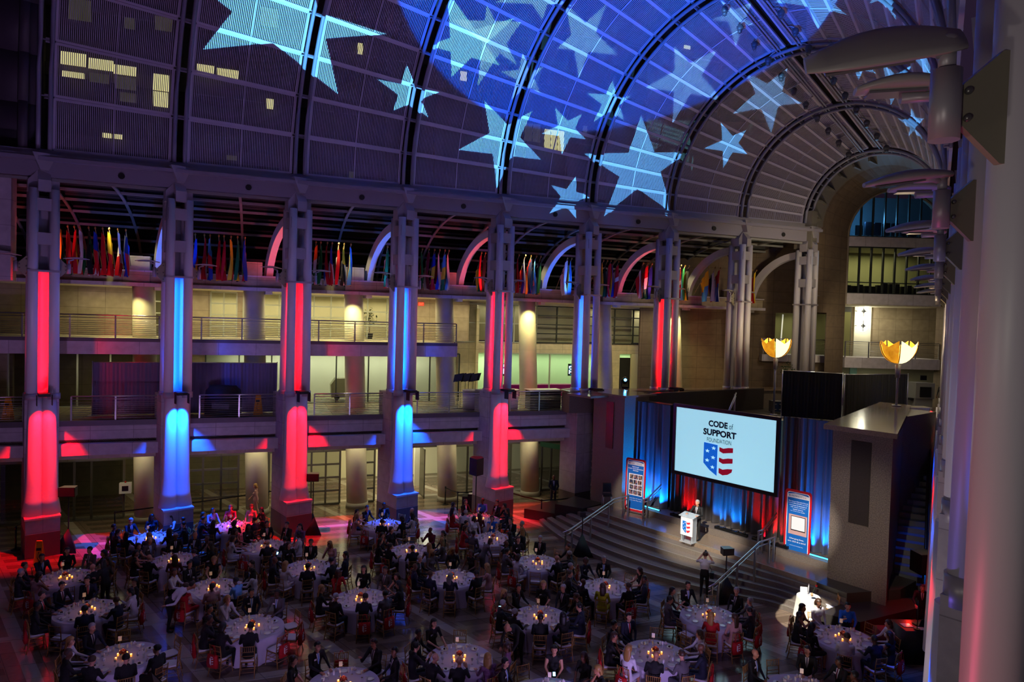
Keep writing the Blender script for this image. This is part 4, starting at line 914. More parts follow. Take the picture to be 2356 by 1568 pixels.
# ---- stair rails
def handrail(pts, posts, lab, grp='polished stair handrails'):
    t = thing('stair_handrail', lab, 'handrail', posts[0][0], grp)
    m = MB(); m.tube(pts, .035, 8); m.build('top_rail', CHROME, t)
    m = MB(); m.tube([Vector(p)-Vector((0, 0, .16)) for p in pts], .022, 6); m.build('lower_rail', CHROME, t)
    for a, b_ in posts: m = MB(); m.bar(a, b_, .07, .05, (AA.x, AA.y, 0)); m.build('post', CHROME, t)
def hr(b, lab, flip):
    zs = lambda a: max(0, min(1, 1-(-27.85-a)/.56*RISE))
    A = [-31.5, -31.1, -28.2, -27.1]
    P = [G(A[0], b, .95), G(A[1], b, 1.0), G(A[2], b, 1.98), G(A[3], b, 2.0)]
    handrail(P, [(G(a, b, max(0, 1-RISE*sum(1 for k_ in range(6) if a < edge(k_, b)))), G(a, b, z)) for a, z in ((-31.3, .95), (-30.9, 1.02), (-29.7, 1.47), (-28.5, 1.85), (-27.5, 1.97), (-27.15, 1.97))], lab)
hr(-4.0, 'angled steel handrail on the left of the stage steps', 0); hr(3.6, 'angled steel handrail on the right of the stage steps by the photographer', 0)
for b, lab in ((-3.3, 'left'), (2.75, 'right')):
    handrail([G(-26.9, b, 1.95), G(-26.5, b, 1.95), G(-25.5, b, 2.5)], [(G(-26.85, b, 1), G(-26.85, b, 1.95)), (G(-26.55, b, 1), G(-26.55, b, 1.95))], 'short steel handrail rising at the back of the stage, beside the %s banner' % lab)
handrail([G(-23.3, -1.2, 6.1), G(-22.0, -1.6, 7.0)], [(G(-22.1, -1.6, 5.45), G(-22.1, -1.6, 6.95)), (G(-23.3, -1.2, 5.45), G(-23.3, -1.2, 6.1))], 'sloping handrail of the stair behind the screen, left of the blue case')
# ---- bar chair
t = thing('bar_chair', 'tall chrome and black bar chair standing on the stage by the left banner', 'chair', G(-27.0, -5.5, 1.0))
c0 = G(-27.0, -5.5, 1.0); 
for dx, dy in ((-.2, -.2), (.2, -.2), (.2, .2), (-.2, .2)): m = MB(); m.tube([c0+Vector((dx*1.2, dy*1.2, 0)), c0+Vector((dx, dy, .66))], .016, 6); m.build('leg', CHROME, t)
m = MB(); m.box(-.22, .22, -.22, .22, .66, .72, lambda x, y, z: c0+Vector((x, y, z))); m.build('seat', BLACK, t)
m = MB(); m.box(-.2, .2, .2, .24, .8, 1.22, lambda x, y, z: c0+Vector((x, y, z))); m.tube([c0+Vector((-.2, .2, .7)), c0+Vector((-.2, .24, 1.24)), c0+Vector((.2, .24, 1.24)), c0+Vector((.2, .2, .7))], .016, 6); m.build('backrest', BLACK, t)
# ---- terrace: black pipe-and-drape, flight case, moving heads, bowl lamps
def pd(p, q, z, h, m_, label, nposts, cat='drape', nm='pipe_and_drape'):
    t = thing(nm, label, cat, (Vector(p)+Vector(q))/2); d = (Vector(q)-Vector(p)); ln = d.length; d.normalize(); nn = Vector((-d.y, d.x, 0)); m = MB(); n = int(ln*20); R = []
    for i in range(2): R.append([Vector(p)+d*(ln*j/n)+nn*(.035*math.sin(j*1.9)+.02*math.sin(j*.7))+Vector((0, 0, .03 if i == 0 else h-.02)) for j in range(n+1)])
    m.skin(R, closed=False); m.build('curtain', m_, t)
    for k in range(nposts): 
        a = Vector(p)+d*(ln*k/(nposts-1))-nn*.06; m = MB(); m.cyl(a, a+Vector((0, 0, h+.05)), .025, n=8); m.cyl(a, a+Vector((0, 0, .02)), .2, n=12); m.build('upright', CHROME, t)
    m = MB(); m.cyl(Vector(p)+Vector((0, 0, h)), Vector(q)+Vector((0, 0, h)), .02, n=6); m.build('crossbar', CHROME, t); return t
pa_, pb_ = at_z(1797, 957, 5.47), at_z(2083, 962, 5.47)
pm_ = at_z(1935, 968, 5.47)
pd((pa_.x, pa_.y, 5.45), (pm_.x, pm_.y, 5.45), 5.45, 2.55, VELK, 'black pipe-and-drape curtain on the terrace, section behind the blue flight case', 2)
pd((pm_.x+.05, pm_.y, 5.45), (pb_.x, pb_.y, 5.45), 5.45, 2.5, VELK, 'black pipe-and-drape curtain on the terrace, section nearest the escalator', 2)
c0 = at_z(1800, 951, 5.45); t = thing('flight_case', 'blue and black flight case with metal corners on the terrace before the black drape', 'case', (c0.x, c0.y, 5.45))
bx_ = lambda x, y, z: Vector((c0.x+x, c0.y+y, 5.45+z))
m = MB(); m.box(-.55, .5, 0, .6, .08, .68, bx_); m.build('case_body', mat('case_navy', (.10, .16, .32), .4), t)
m = MB()
for x in (-.56, -.08, .0, .47): m.box(x, x+.04, -.015, .61, .07, .7, bx_)
for z in (.06, .66): m.box(-.56, .51, -.015, .61, z, z+.03, bx_)
for x in (-.45, -.2, .12, .36): m.box(x, x+.1, -.03, 0, .2, .26, bx_); m.box(x, x+.1, -.03, 0, .5, .56, bx_)
m.build('metal_edges', CHROME, t); m = MB()
for x in (-.45, .4):
    for y in (.1, .5): m.cyl(bx_(x, y-.02, .04), bx_(x, y+.02, .04), .04, n=8)
m.build('casters', BLACK, t)
def moving_head(p, label, col, aim, power):
    t = thing('moving_head_light', label, 'stage light', p); q = lambda x, y, z: Vector(p)+Vector((x, y, z))
    m = MB(); m.box(-.2, .2, -.16, .16, 0, .12, q); m.build('base', BLACKG, t); m = MB(); m.box(-.24, -.17, -.07, .07, .1, .5, q); m.box(.17, .24, -.07, .07, .1, .5, q); m.build('yoke', BLACKG, t)
    m = MB(); m.ball(q(0, .02, .45), .18, 12, 8, (1, 1, 1.25)); lh_ = m.build('lamp_head', BLACKG, t); m = MB(); m.cyl(q(0, -.16, .5), q(0, -.19, .51), .085, n=14); m.build('lens', mat('lens_'+label[:4], col, .3, emis=9), lh_)
    spot('moving_head_beam', q(0, -.25, .52), aim, power*KEY, tuple(lin(col)), 28, .5, .03)
moving_head(Vector((at_z(1437, 893, 6.6).x, at_z(1437, 893, 6.6).y, 6.6)), 'pale blue moving-head light standing on the rear ledge beside the first red-slotted column', (.35, .7, 1), (2, 20, 0), 60)
h2 = at_z(1890, 965, 6.1); moving_head(Vector((h2.x, h2.y, 5.45)), 'low cyan light on the terrace in front of the black curtain', (.2, .8, .95), (10, 22, 0), 60)
BOWL = mat('amber_glass_bowl', (.92, .52, .10), .4, noise=.75, nscale=4.5, emis=1.0)
_nt = BOWL.node_tree; _b = _nt.nodes['Principled BSDF']; _mx = [n for n in _nt.nodes if n.type == 'MIX'][0]; _nt.links.new(_mx.outputs[2], _b.inputs['Emission Color']); _b.inputs['Emission Strength'].default_value = 1.15
BOWLW = mat('white_glass_leaf', (1, .95, .72), .4, emis=1.6)
def bowl_lamp(x, y, zb, zt, label, r=.8):
    t = thing('bowl_lamp_post', label, 'lamp', (x, y, zb), 'tulip-bowl lamp posts')
    m = MB(); m.cyl((x, y, zb), (x, y, zt), .055, n=10); m.cyl((x, y, zt-.7), (x, y, zt-.1), .1, .13, 10); m.cyl((x, y, zb), (x, y, zb+.06), .2, n=12); m.build('pole', STEEL, t)
    c = Vector((x, y, zt+r*1.15))
    for k in range(5):                                                            # five curved glass leaves
        a0 = 2*PI*k/5+.55; m = MB(); R = []
        for i in range(8):
            u = i/7; el = -PI/2+u*1.50; lift = 0
            R.append([c+Vector((r*math.cos(el)*math.cos(a), r*math.cos(el)*math.sin(a), r*math.sin(el)*1.2+(.30*abs(j/6-.5)*2*u**2)-.12*u)) for j, a in enumerate([a0+(2*PI/5-.10)*jj/6 for jj in range(7)])])
        m.skin(R, closed=False); gl_ = m.build('glass_leaf', BOWLW if k == 3 else BOWL, t)
        m = MB(); m.tube([c+Vector((r*1.01*math.cos(-PI/2+u*1.5/7)*math.cos(a0-.05), r*1.01*math.cos(-PI/2+u*1.5/7)*math.sin(a0-.05), r*1.2*math.sin(-PI/2+u*1.5/7))) for u in range(8)], .018, 4); m.build('metal_rib', BLACK, gl_)
    point('bowl_lamp_light', c+Vector((0, 0, .35)), 160*KEY, (1, .8, .45), .2)
bowl_lamp(14.72, 38.0, 5.45, 8.72, 'glowing amber bowl lamp post behind the left end of the black terrace curtain')
bowl_lamp(18.15, 32.0, 6.8, 8.85, 'glowing amber bowl lamp post on the right ledge near the escalator')
# ---- escalator
e_ = thing('escalator', 'dark escalator climbing between the granite stage wall and the near colonnade', 'escalator', (15.1, 25.2, 0)); q0, q1 = Vector((15.05, 25.25, 0)), Vector((20.5, 34.3, 5.45))
dd = (q1-q0); hd = Vector((dd.x, dd.y, 0)); run_ = hd.length; hd.normalize(); sd = Vector((hd.y, -hd.x, 0))
EF = lambda x, y, z: q0+hd*x+sd*y+Vector((0, 0, z))
n = 26
for k in range(n):
    x = run_*k/n; z = 5.45*(k+1)/n
    m = MB(); m.box(x, x+run_/n+.02, -.5, .5, z-.25, z, EF); m.build('step', mat('escalator_step', (.27, .27, .29), .5), e_)
for y in (-.62, .62):
    m = MB(); m.prism([EF(-.9, y-.03, .1), EF(0, y-.03, .1), EF(run_, y-.03, 5.5), EF(run_+.9, y-.03, 5.5), EF(run_+.9, y-.03, 6.3), EF(run_, y-.03, 6.3), EF(0, y-.03, .95), EF(-.9, y-.03, .85)], sd*.06); m.build('balustrade', mat('balustrade_bronze', (.20, .18, .14), .25, .6), e_)
    m = MB(); m.tube([EF(-.8, y, .15), EF(-1.15, y, .5), EF(-.9, y, .95), EF(0, y, 1.02), EF(run_, y, 6.4), EF(run_+1, y, 6.4)], .05, 8); m.build('handrail_belt', mat('belt_rubber', (.06, .05, .05), .4), e_)
    m = MB(); m.prism([EF(-.3, y*.86, .02), EF(run_, y*.86, 5.47), EF(run_, y*.86, 5.6), EF(-.3, y*.86, .15)], sd*.02); m.build('skirt', mat('skirt_brass', (.30, .27, .18), .3, .8), e_)
m = MB(); m.box(-1.1, 0, -.5, .5, .0, .03, EF); m.box(-.02, .02, -.5, .5, .03, .05, EF); m.build('comb_plate', mat('comb_yellow', (.55, .46, .12), .4, .5), e_)
m = MB(); m.box(run_, run_+12, -1.2, 3, 5.2, 5.45, EF); o_ = m.build('floor_lobby', panelled('lobby_paving', (.50, .40, .32), 1, 1, .6)); st(o_)
area('escalator_top_light', EF(run_+.5, 0, 9.5), None, 50*KEY, (1, .85, .5), 1.5, 1.5)
t = thing('reception_table', 'draped beige table at the top of the escalator', 'table', (21.9, 37.2, 5.45)); m = MB(); m.box(21.2, 22.8, 36.9, 37.6, 5.45, 6.2); m.build('table_drape', mat('beige_drape', (.62, .58, .45), .8), t); m = MB(); m.box(21.15, 22.85, 36.85, 37.65, 6.2, 6.24); m.build('table_top', mat('beige_top', (.66, .62, .50), .7), t)
# ---- purple drape on the first gallery, posts and things behind the railing
GPD = mat('plum_grey_drape', (.42, .38, .48), .8)
pd(L(T(215, 2.0), 2.0, 5.45), L(T(640, 2.0), 2.0, 5.45), 5.45, 2.45, GPD, 'long plum-grey pipe-and-drape wall behind the first gallery railing', 3)
p = L(T(517, 1.2), 1.25, 5.45); m = MB(); 
t = thing('covered_cart', 'black covered cart in front of the plum drape, third bay', 'cart', p); m.skin([[p+Vector((x*s_, y*s_, z)) for x, y in ((-.75, -.3), (.75, -.3), (.75, .3), (-.75, .3))] for s_, z in ((1, .03), (1.02, .6), (.95, 1.2), (.7, 1.42))]); m.build('cover', BLACK, t); m = MB(); m.box(-.4, .4, -.33, -.31, .35, .6, lambda x, y, z: p+Vector((x, y, z))); m.build('tag_sheet', mat('tag_grey', (.35, .35, .35), .6), t)
def signA(p, label, m_, h=.95, rz=0):
    t = thing('caution_sign', label, 'sign', p); cq, sq = math.cos(rz), math.sin(rz); q = lambda x, y, z: Vector(p)+Vector((x*cq-y*sq, x*sq+y*cq, z))
    for s_ in (-1, 1):
        m = MB(); m.prism([q(-.17, .16*s_, 0), q(.17, .16*s_, 0), q(.12, .0, h), q(-.12, 0, h)], q(0, .015, 0)-q(0, 0, 0)); m.build('panel', m_, t)
    m = MB(); m.box(-.1, .1, -.03, .03, h, h+.05, q); m.build('handle', m_, t)
    m = MB(); a = h; 
    for z0_, z1_ in ((.62, .72),): m.prism([q(-.09, -.16*(1-z0_/h)-.012, z0_), q(.09, -.16*(1-z0_/h)-.012, z0_), q(.08, -.16*(1-z1_/h)-.012, z1_), q(-.08, -.16*(1-z1_/h)-.012, z1_)], q(0, -.003, 0)-q(0, 0, 0))
    m.build('warning_band', mat('sign_black', (.08, .07, .05), .6), t)
    m = MB(); m.tube([q(0, -.15*(1-.5/h)-.02, .5), q(-.03, -.16*(1-.35/h)-.02, .35), q(.05, -.16*(1-.2/h)-.02, .2)], .012, 4); m.ball(q(.01, -.16*(1-.55/h)-.02, .55), .025, 6, 4); m.build('falling_figure', mat('sign_black', (.08, .07, .05), .6), t)
YEL = mat('caution_yellow', (.92, .62, .06), .5)
signA(at_z(90, 1300, 0), 'yellow wet-floor caution sign in front of the leftmost red column', YEL, rz=.3)
signA(at_z(675, 1232, 0), 'caution sign glowing red at the foot of the middle red column', YEL, rz=.2)
signA(L(T(18, 1.2), 1.3, 5.45), 'yellow caution sign behind the railing left of the leftmost column', YEL); signA(L(T(598, 1.2), 1.3, 5.45), 'dim yellow caution sign behind the gallery railing in the third bay', YEL)
# speakers on tripod stands with black skirts
def pa(p, label, h=2.45, box=(.33, .2, .2), rz=0):
    t = thing('speaker_stand', label, 'loudspeaker', p); q = lambda x, y, z: Vector(p)+Vector((x*math.cos(rz)-y*math.sin(rz), x*math.sin(rz)+y*math.cos(rz), z))
    m = MB(); m.skin([[q(.62*s_*math.cos(a), .62*s_*math.sin(a), z) for a in (-PI/2-.9, -PI/2+.9, PI/2)] for s_, z in ((1, 0), (.04, .95))]); m.build('black_skirt', BLACK, t)
    m = MB(); m.cyl(q(0, 0, .85), q(0, 0, h), .025, n=8); m.build('pole', BLACKG, t)
    m = MB(); bx, by, bz = box; m.prism([q(-bx, -by, h), q(bx, -by, h), q(bx*.8, by, h), q(-bx*.8, by, h)], (0, 0, bz*2)); sb_ = m.build('speaker_box', BLACKG, t)
    m = MB(); m.box(-bx*.92, bx*.92, -by-.012, -by, h+.03, h+bz*2-.03, q); m.build('grille', BLACK, sb_)
pa(at_z(147, 1264, 0)+Vector((.25, -.1, 0)), 'low black loudspeaker on a skirted tripod beside the leftmost red column', 2.35, rz=.15); pa(at_z(713, 1224, 0)+Vector((.15, -.1, 0)), 'black loudspeaker on a skirted tripod beside the middle red column', 2.5, (.28, .2, .18), .1)
pa(at_z(1338, 1275, 0), 'black skirted tripod at the foot of the left stage handrail', 1.7, (.12, .1, .1)); pa(at_z(1668, 1380, 0), 'small black loudspeaker on skirted tripod beside the photographer', 1.75, (.22, .16, .13), .2)
pa(at_z(2105, 1420, 0)+Vector((.1, -.2, 0)), 'large black loudspeaker on a pole before the escalator', 1.75, (.38, .3, .36), .2)
p = Vector((-1.62, 34.4, 0)); t = thing('tall_loudspeaker', 'black loudspeaker raised on a pole over the sound desk', 'loudspeaker', p); q = lambda x, y, z: Vector(p)+Vector((x, y, z))
m = MB(); m.cyl(q(0, 0, 0), q(0, 0, 2.5), .03, n=8); m.build('pole', BLACKG, t); m = MB(); m.prism([q(-.36, -.1, 2.5), q(.02, -.34, 2.45), q(.36, -.1, 2.5), q(.25, .3, 2.5), q(-.25, .3, 2.5)], (0, 0, .85)); m.build('speaker_box', BLACKG, t)
m = MB()
for a in (0, 2.1, 4.2): m.tube([q(0, 0, .8), q(.5*math.cos(a), .5*math.sin(a), .02)], .015, 5)
m.build('tripod_legs', BLACKG, t)
# sound desk
p = at_z(1100, 1180, 0); t = thing('sound_desk', 'black-draped sound desk below the raised loudspeaker', 'desk', p); q = lambda x, y, z: Vector(p)+Vector((x, y, z))
m = MB(); m.box(-.9, .75, .35, 1.05, 0, .78, q); m.build('draped_table', BLACK, t); m = MB(); m.box(-.6, .2, .4, .9, .78, .9, q); m.build('mixer', BLACKG, t); m = MB(); m.box(-.55, -.25, .42, .7, .9, .91, q); m.box(-.1, .15, .45, .7, .9, .91, q); m.build('paper_sheets', CHINA, t)
for j, dx in enumerate((.35, .62, .85)):
    m = MB(); b_ = q(dx+.45, .2, 0); m.cyl(b_, b_+Vector((0, 0, 1.25)), .012, n=5); m.cyl(b_, b_+Vector((0, 0, .02)), .15, n=10); m.cyl(b_+Vector((0, 0, 1.25)), b_+Vector((-.05, 0, 1.42)), .03, .02, 6)
    tag(m.build('microphone_stand', BLACKG), 'upright microphone stand before the last red column, %s' % ('left of the trio', 'middle of the trio', 'right of the trio')[j], 'microphone stand', 'microphone stands by the sound desk')
# belt barriers
def barrier(pts, lab):
    for k, pp in enumerate(pts):
        m = MB(); m.cyl(pp, pp+Vector((0, 0, 1)), .035, n=8); m.cyl(pp, pp+Vector((0, 0, .03)), .17, n=14); m.cyl(pp+Vector((0, 0, .9)), pp+Vector((0, 0, 1.02)), .045, n=8)
        tag(m.build('barrier_post', BLACKG), '%s' % lab[k], 'barrier post', 'black belt barrier posts')
    for k in range(len(pts)-1):
        a, b_ = pts[k]+Vector((0, 0, .95)), pts[k+1]+Vector((0, 0, .95)); m = MB(); md = (a+b_)/2-Vector((0, 0, .04)); m.bar(a, md, .01, .06); m.bar(md, b_, .01, .06); tag(m.build('barrier_belt', BLACK), 'black belt stretched from the %s' % lab[k].replace('black belt-barrier post ', 'post '), 'barrier belt', 'black barrier belts')
barrier([at_z(36, 1265, 0), at_z(60, 1215, 0)], ['black belt-barrier post left of the leftmost column', 'black belt-barrier post behind the leftmost column'])
barrier([at_z(264, 1225, 0), at_z(660, 1165, 0)], ['black belt-barrier post behind the table by the left blue column', 'black belt-barrier post hidden behind the middle red column'])
barrier([at_z(1024, 1160, 0), at_z(1052, 1172, 0), at_z(1095, 1168, 0)], ['black belt-barrier post left of the sound desk, rear one', 'black belt-barrier post left of the sound desk, front one', 'black belt-barrier post beside the raised loudspeaker'])
barrier([at_z(1172, 1172, 0), at_z(1245, 1192, 0), at_z(1330, 1183, 0)], ['black belt-barrier post right of the last red column', 'black belt-barrier post alone on the granite floor', 'black belt-barrier post at the stage corner column'])
# wall box, dj table, signs, exit signs, music stands
p = L(T(293, 4.1), 4.15, 1.3); t = thing('defibrillator_box', 'white defibrillator cabinet on the wall left of the round column', 'cabinet', p); m = MB(); q = lambda x, y, z: p+Vector((DL.x*x+NL.x*y, DL.y*x+NL.y*y, z)); m.box(-.26, .26, -.1, .15, 0, .52, q); m.build('case', WB, t); m = MB(); m.box(-.14, .14, -.11, -.1, .13, .38, q); m.build('window', BLACKG, t); m = MB(); m.ball(q(0, 0, .56), .05, 8, 6); m.build('alarm_dome', TOTE, t)
for x, y, o_, lb in ((969, 699, 5.9, 'second gallery wall'), (1412, 697, 6.9, 'office glazing'), (1842, 838, 7.6, 'stone end wall')):
    p = at_o(x, y, o_) if x < 1700 else at_y(x, y, 45.93); DL_, NL_ = (DL, NL) if x < 1700 else (Vector((1, 0)), Vector((0, 1))); t = thing('exit_sign', 'small red glowing exit sign on the %s' % lb, 'sign', p-Vector((0, 0, .1)), 'red exit signs'); m = MB(); q = lambda x, y, z: p+Vector((DL_.x*x+NL_.x*y, DL_.y*x+NL_.y*y, z)); m.box(-.17, .17, 0, .05, -.1, .1, q); m.build('housing', mat('exit_housing', (.5, .1, .06), .4, emis=.8, ecol=(1, .2, .1)), t)
    lettering('EXIT', q(-.13, -.004, -.07), (DL_.x, DL_.y, 0), UZ, .26, .14, mat('exit_red', (1, .25, .15), .5, emis=6), t)
p = at_o(946, 1018, 3.9); q = lambda x, y, z: p+Vector((DL.x*x+NL.x*y, DL.y*x+NL.y*y, z)); t = thing('hall_sign', 'green-lit oval hall sign over the open doorway behind the right blue column', 'sign', p-Vector((0, 0, .2))); m = MB(); m.box(-.55, .55, 0, .06, -.17, .17, q); m.build('board', BLACKG, t); lettering('HALL', q(-.05, -.004, -.08), (DL.x, DL.y, 0), UZ, .4, .16, mat('sign_green_glow', (.7, 1, .85), .5, emis=2.5), t)
p = at_o(1275, 1025, 3.9); q = lambda x, y, z: p+Vector((DL.x*x+NL.x*y, DL.y*x+NL.y*y, z)); t = thing('shop_sign', 'long pale green sloping sign above the shop window behind the guard', 'sign', p-Vector((0, 0, .2))); m = MB(); m.prism([q(-.9, 0, .3), q(.9, 0, -.05), q(.9, 0, -.35), q(-.9, 0, .0)], q(0, .05, 0)-q(0, 0, 0)); m.build('board', mat('sign_green', (.25, .42, .28), .5, emis=.06), t)
rr = random.Random(9)
for j, x in enumerate((1058, 1066, 1075, 1084, 1093, 1100)):
    p = L(T(x, 1.9), 1.9+.1*(j % 2), 5.45); t = thing('music_stand', 'black music stand in the cluster behind the gallery railing, %s from the left' % ('first', 'second', 'third', 'fourth', 'fifth', 'sixth')[j], 'music stand', p, 'music stands behind the railing')
    m = MB(); m.cyl(p, p+Vector((0, 0, 1.5)), .015, n=5); m.cyl(p, p+Vector((0, 0, .02)), .2, n=8); m.build('pole', BLACKG, t)
    m = MB(); m.prism([p+Vector((-.25, 0, 1.45)), p+Vector((.2, .0, 1.55)), p+Vector((.3, .15, 1.95)), p+Vector((-.2, .15, 1.85))], (0, .02, 0)); m.build('desk', BLACKG, t)
p = L(T(1258, 1.3), 1.35, 5.45); t = thing('draped_bar_table', 'black-skirted table with white top behind the railing, left of the stage corner column', 'table', p); q = lambda x, y, z: p+Vector((DL.x*x+NL.x*y, DL.y*x+NL.y*y, z)); m = MB(); m.box(-.95, .9, -.35, .4, 0, 1.05, q); m.build('skirt', BLACK, t); m = MB(); m.box(-1, .95, -.4, .45, 1.05, 1.09, q); m.build('top', CHINA, t)
for x, lb in ((1040, 'left of'), (1182, 'right of')):
    p = L(T(x if x > 1100 else 1090, 1.4), 1.5, 5.45); t = thing('cocktail_table', 'white-clothed table behind the gallery railing %s the last red column' % lb, 'table', p); m = MB(); m.cyl(p, p+Vector((0, 0, 1.05)), .42, .45, 18); m.build('cloth', CLOTH, t); m = MB(); m.cyl(p+Vector((0, 0, 1.05)), p+Vector((0, 0, 1.08)), .47, n=18); m.build('top', CHINA, t)
p = L(T(800, 6.6), 6.6, 5.45); t = thing('utility_cart', 'pale grey rounded utility cart inside the glass of the first gallery', 'cart', p); q = lambda x, y, z: p+Vector((DL.x*x+NL.x*y, DL.y*x+NL.y*y, z)); m = MB(); m.prism([q(-.8, 0, .15), q(.8, 0, .15), q(.8, 0, 1.1), q(.5, 0, 1.25), q(-.6, 0, 1.25), q(-.85, 0, .9)], q(0, .7, 0)-q(0, 0, 0)); m.build('body', mat('cart_grey', (.78, .77, .66), .5), t); m = MB()
for x in (-.5, .5): m.cyl(q(x, -.02, .15), q(x, .06, .15), .15, n=12)
m.build('wheels', BLACKG, t)
# indoor tree
def plant(p, label, h=1.1):
    t = thing('potted_tree', label, 'plant', p); m = MB(); m.cyl(p, p+Vector((0, 0, .35)), .18, .22, 12); m.build('pot', mat('pot_dark', (.2, .17, .15), .5), t); m = MB(); m.cyl(p+Vector((0, 0, .35)), p+Vector((0, 0, h)), .02, n=5); m.build('stem', mat('bark', (.25, .18, .1), .8), t); m = MB(); rr = random.Random(3)
    for k in range(220):
        a, b_ = rr.uniform(0, 2*PI), rr.uniform(-1, 1); r = .48*rr.random()**.4; c = p+Vector((r*math.cos(a)*math.sqrt(1-b_*b_), r*math.sin(a)*math.sqrt(1-b_*b_), h+.2+r*b_*1.2)); d = Vector((rr.uniform(-1, 1), rr.uniform(-1, 1), rr.uniform(-1, 1)))*.06; f_ = Vector((rr.uniform(-1, 1), rr.uniform(-1, 1), rr.uniform(-1, 1)))*.03; m.face([c-d, c+f_, c+d, c-f_])
    m.build('foliage', LEAF, t)
plant(L(T(851, 6.8), 6.8, 9.0), 'small potted tree inside the window of the second gallery'); plant(Vector((17.2, 42.5, 6.6)), 'green potted palm behind the black terrace curtain', .9)
# ------------------------------------------------------------------ flags along the flag gallery
def flag(x, mode, cols, label, lean=0.0, ln=1.95):
    t0_ = T(x, 1.9, 600); foot = L(t0_, 3.25, 12.25); tip = L(t0_, 1.75, 13.95); d = (foot-tip)
    t = thing('flag', label, 'flag', foot, 'country flags hanging from the gallery parapet')
    m = MB(); m.cyl(foot, tip, .022, .016, 6); po_ = m.build('pole', mat('flag_pole_ash', (.62, .55, .42), .4), t)
    m = MB(); m.ball(tip, .045, 6, 4, (1, 1, 1.5)); m.build('finial', GOLD, po_)
    rr = random.Random(int(x)); m = MB(); nu, nv = 12, 14; n = len(cols); ph = rr.uniform(0, 6)
    def P(u, v):
        s = .05+u*.50*(1-.5*v); p = tip+d*s; dn = ln*v*(1-.18*u)
        w_ = .085*math.sin(ph+u*7+v*3.2)*(.25+v)+.05*math.sin(u*15+ph)
        return Vector((p.x+DL.x*w_, p.y+DL.y*w_, p.z-dn-.02))
    m.smooth = True; idx = {}
    G_ = [[P(i/nu, j/nv) for j in range(nv+1)] for i in range(nu+1)]
    for i in range(nu):
        for j in range(nv):
            if mode == 'h': c = int(i*n/nu)
            elif mode == 'v': c = int(j*n/nv)
            elif mode == 'canton': c = 0 if (i < nu*.5 and j < nv*.4) else 1+(int(i*7/nu) % (n-1))
            elif mode == 'cross': c = 1 if (abs(i-nu/2+.5) < 1.6 or abs(j-nv*.38) < 1.2) else 0
            elif mode == 'tri': c = 0 if j < nv*.42*(1-abs(2*i/nu-1)) else 1+int(i*(n-1)/nu)
            elif mode == 'disc': c = 1+(1 if n > 2 and i < nu/2 else 0) if ((i-nu/2+.5)/3.0)**2+((j-nv/2+.5)/2.6)**2 < 1 else 0
            m.cur = min(c, n-1); m.face([G_[i][j], G_[i+1][j], G_[i+1][j+1], G_[i][j+1]])
    m.build('cloth', [FC[c] for c in cols], t)
FC = {k: mat('flag_'+n_, c_, .75) for k, n_, c_ in (('r', 'red', (.78, .06, .12)), ('g', 'green', (.05, .42, .22)), ('b', 'blue', (.08, .22, .70)), ('n', 'navy', (.06, .08, .32)), ('y', 'yellow', (.93, .75, .10)), ('w', 'white', (.88, .87, .88)), ('k', 'black', (.06, .06, .06)), ('o', 'orange', (.90, .42, .08)), ('c', 'sky_blue', (.30, .58, .85)), ('m', 'maroon', (.45, .05, .14)))}
CN = {'r': 'red', 'g': 'green', 'b': 'blue', 'n': 'navy', 'y': 'yellow', 'w': 'white', 'k': 'black', 'o': 'orange', 'c': 'sky-blue', 'm': 'maroon'}
FL = [(137, 'h', 'yrg'), (157, 'h', 'rwg'), (172, 'h', 'ryr'), (185, 'h', 'wrg'), (205, 'tri', 'gkrw'), (220, 'canton', 'brw'), (237, 'h', 'rk'), (252, 'v', 'yr'), (272, 'v', 'wr'), (290, 'canton', 'nbr'),
      (435, 'disc', 'bw'), (449, 'h', 'byr'), (470, 'h', 'rw'), (483, 'v', 'crb'), (503, 'h', 'ry'), (515, 'disc', 'ry'), (531, 'h', 'ygr'), (546, 'h', 'gyk'), (563, 'h', 'brg'),
      (706, 'h', 'bwb'), (726, 'v', 'owg'), (737, 'h', 'gwg'), (752, 'h', 'rwb'), (763, 'canton', 'brw'), (778, 'h', 'rwg'), (791, 'canton', 'ykw'), (806, 'h', 'cyb'), (890, 'h', 'gwr'),
      (955, 'h', 'rw'), (970, 'h', 'grk'), (985, 'h', 'mw'), (998, 'v', 'byr'), (1010, 'h', 'wbr'), (1022, 'v', 'cyg'), (1031, 'h', 'wcw'), (1106, 'h', 'rgy'), (1115, 'h', 'kgy'),
      (1180, 'h', 'nr'), (1192, 'h', 'row'), (1207, 'h', 'wbr'), (1220, 'tri', 'rnbo'), (1232, 'disc', 'cw'), (1242, 'tri', 'kgyg'), (1303, 'disc', 'wrb'), (1313, 'h', 'cyr'),
      (1377, 'h', 'cyo'), (1386, 'h', 'yrg'), (1395, 'h', 'kgw'), (1403, 'h', 'rwr'), (1411, 'h', 'byb'), (1421, 'cross', 'rw'), (1478, 'h', 'kwr'), (1488, 'v', 'rwg'), (1498, 'disc', 'by'),
      (1553, 'h', 'rw'), (1565, 'cross', 'rw'), (1574, 'h', 'gcb'), (1583, 'h', 'kyo'), (1628, 'v', 'yc'), (1643, 'h', 'wkr'), (1655, 'canton', 'rbw'), (1718, 'h', 'rw'), (1728, 'h', 'wog'), (1738, 'h', 'yrg')]
BAYW = lambda x: 'first' if x < 350 else 'second' if x < 620 else 'third' if x < 850 else 'fourth' if x < 1080 else 'fifth' if x < 1290 else 'sixth' if x < 1450 else 'seventh' if x < 1600 else 'last'
seen_fl = {}
ORD = ['first', 'second', 'third', 'fourth', 'fifth', 'sixth', 'seventh', 'eighth', 'ninth', 'tenth', 'eleventh']
cnt = {}
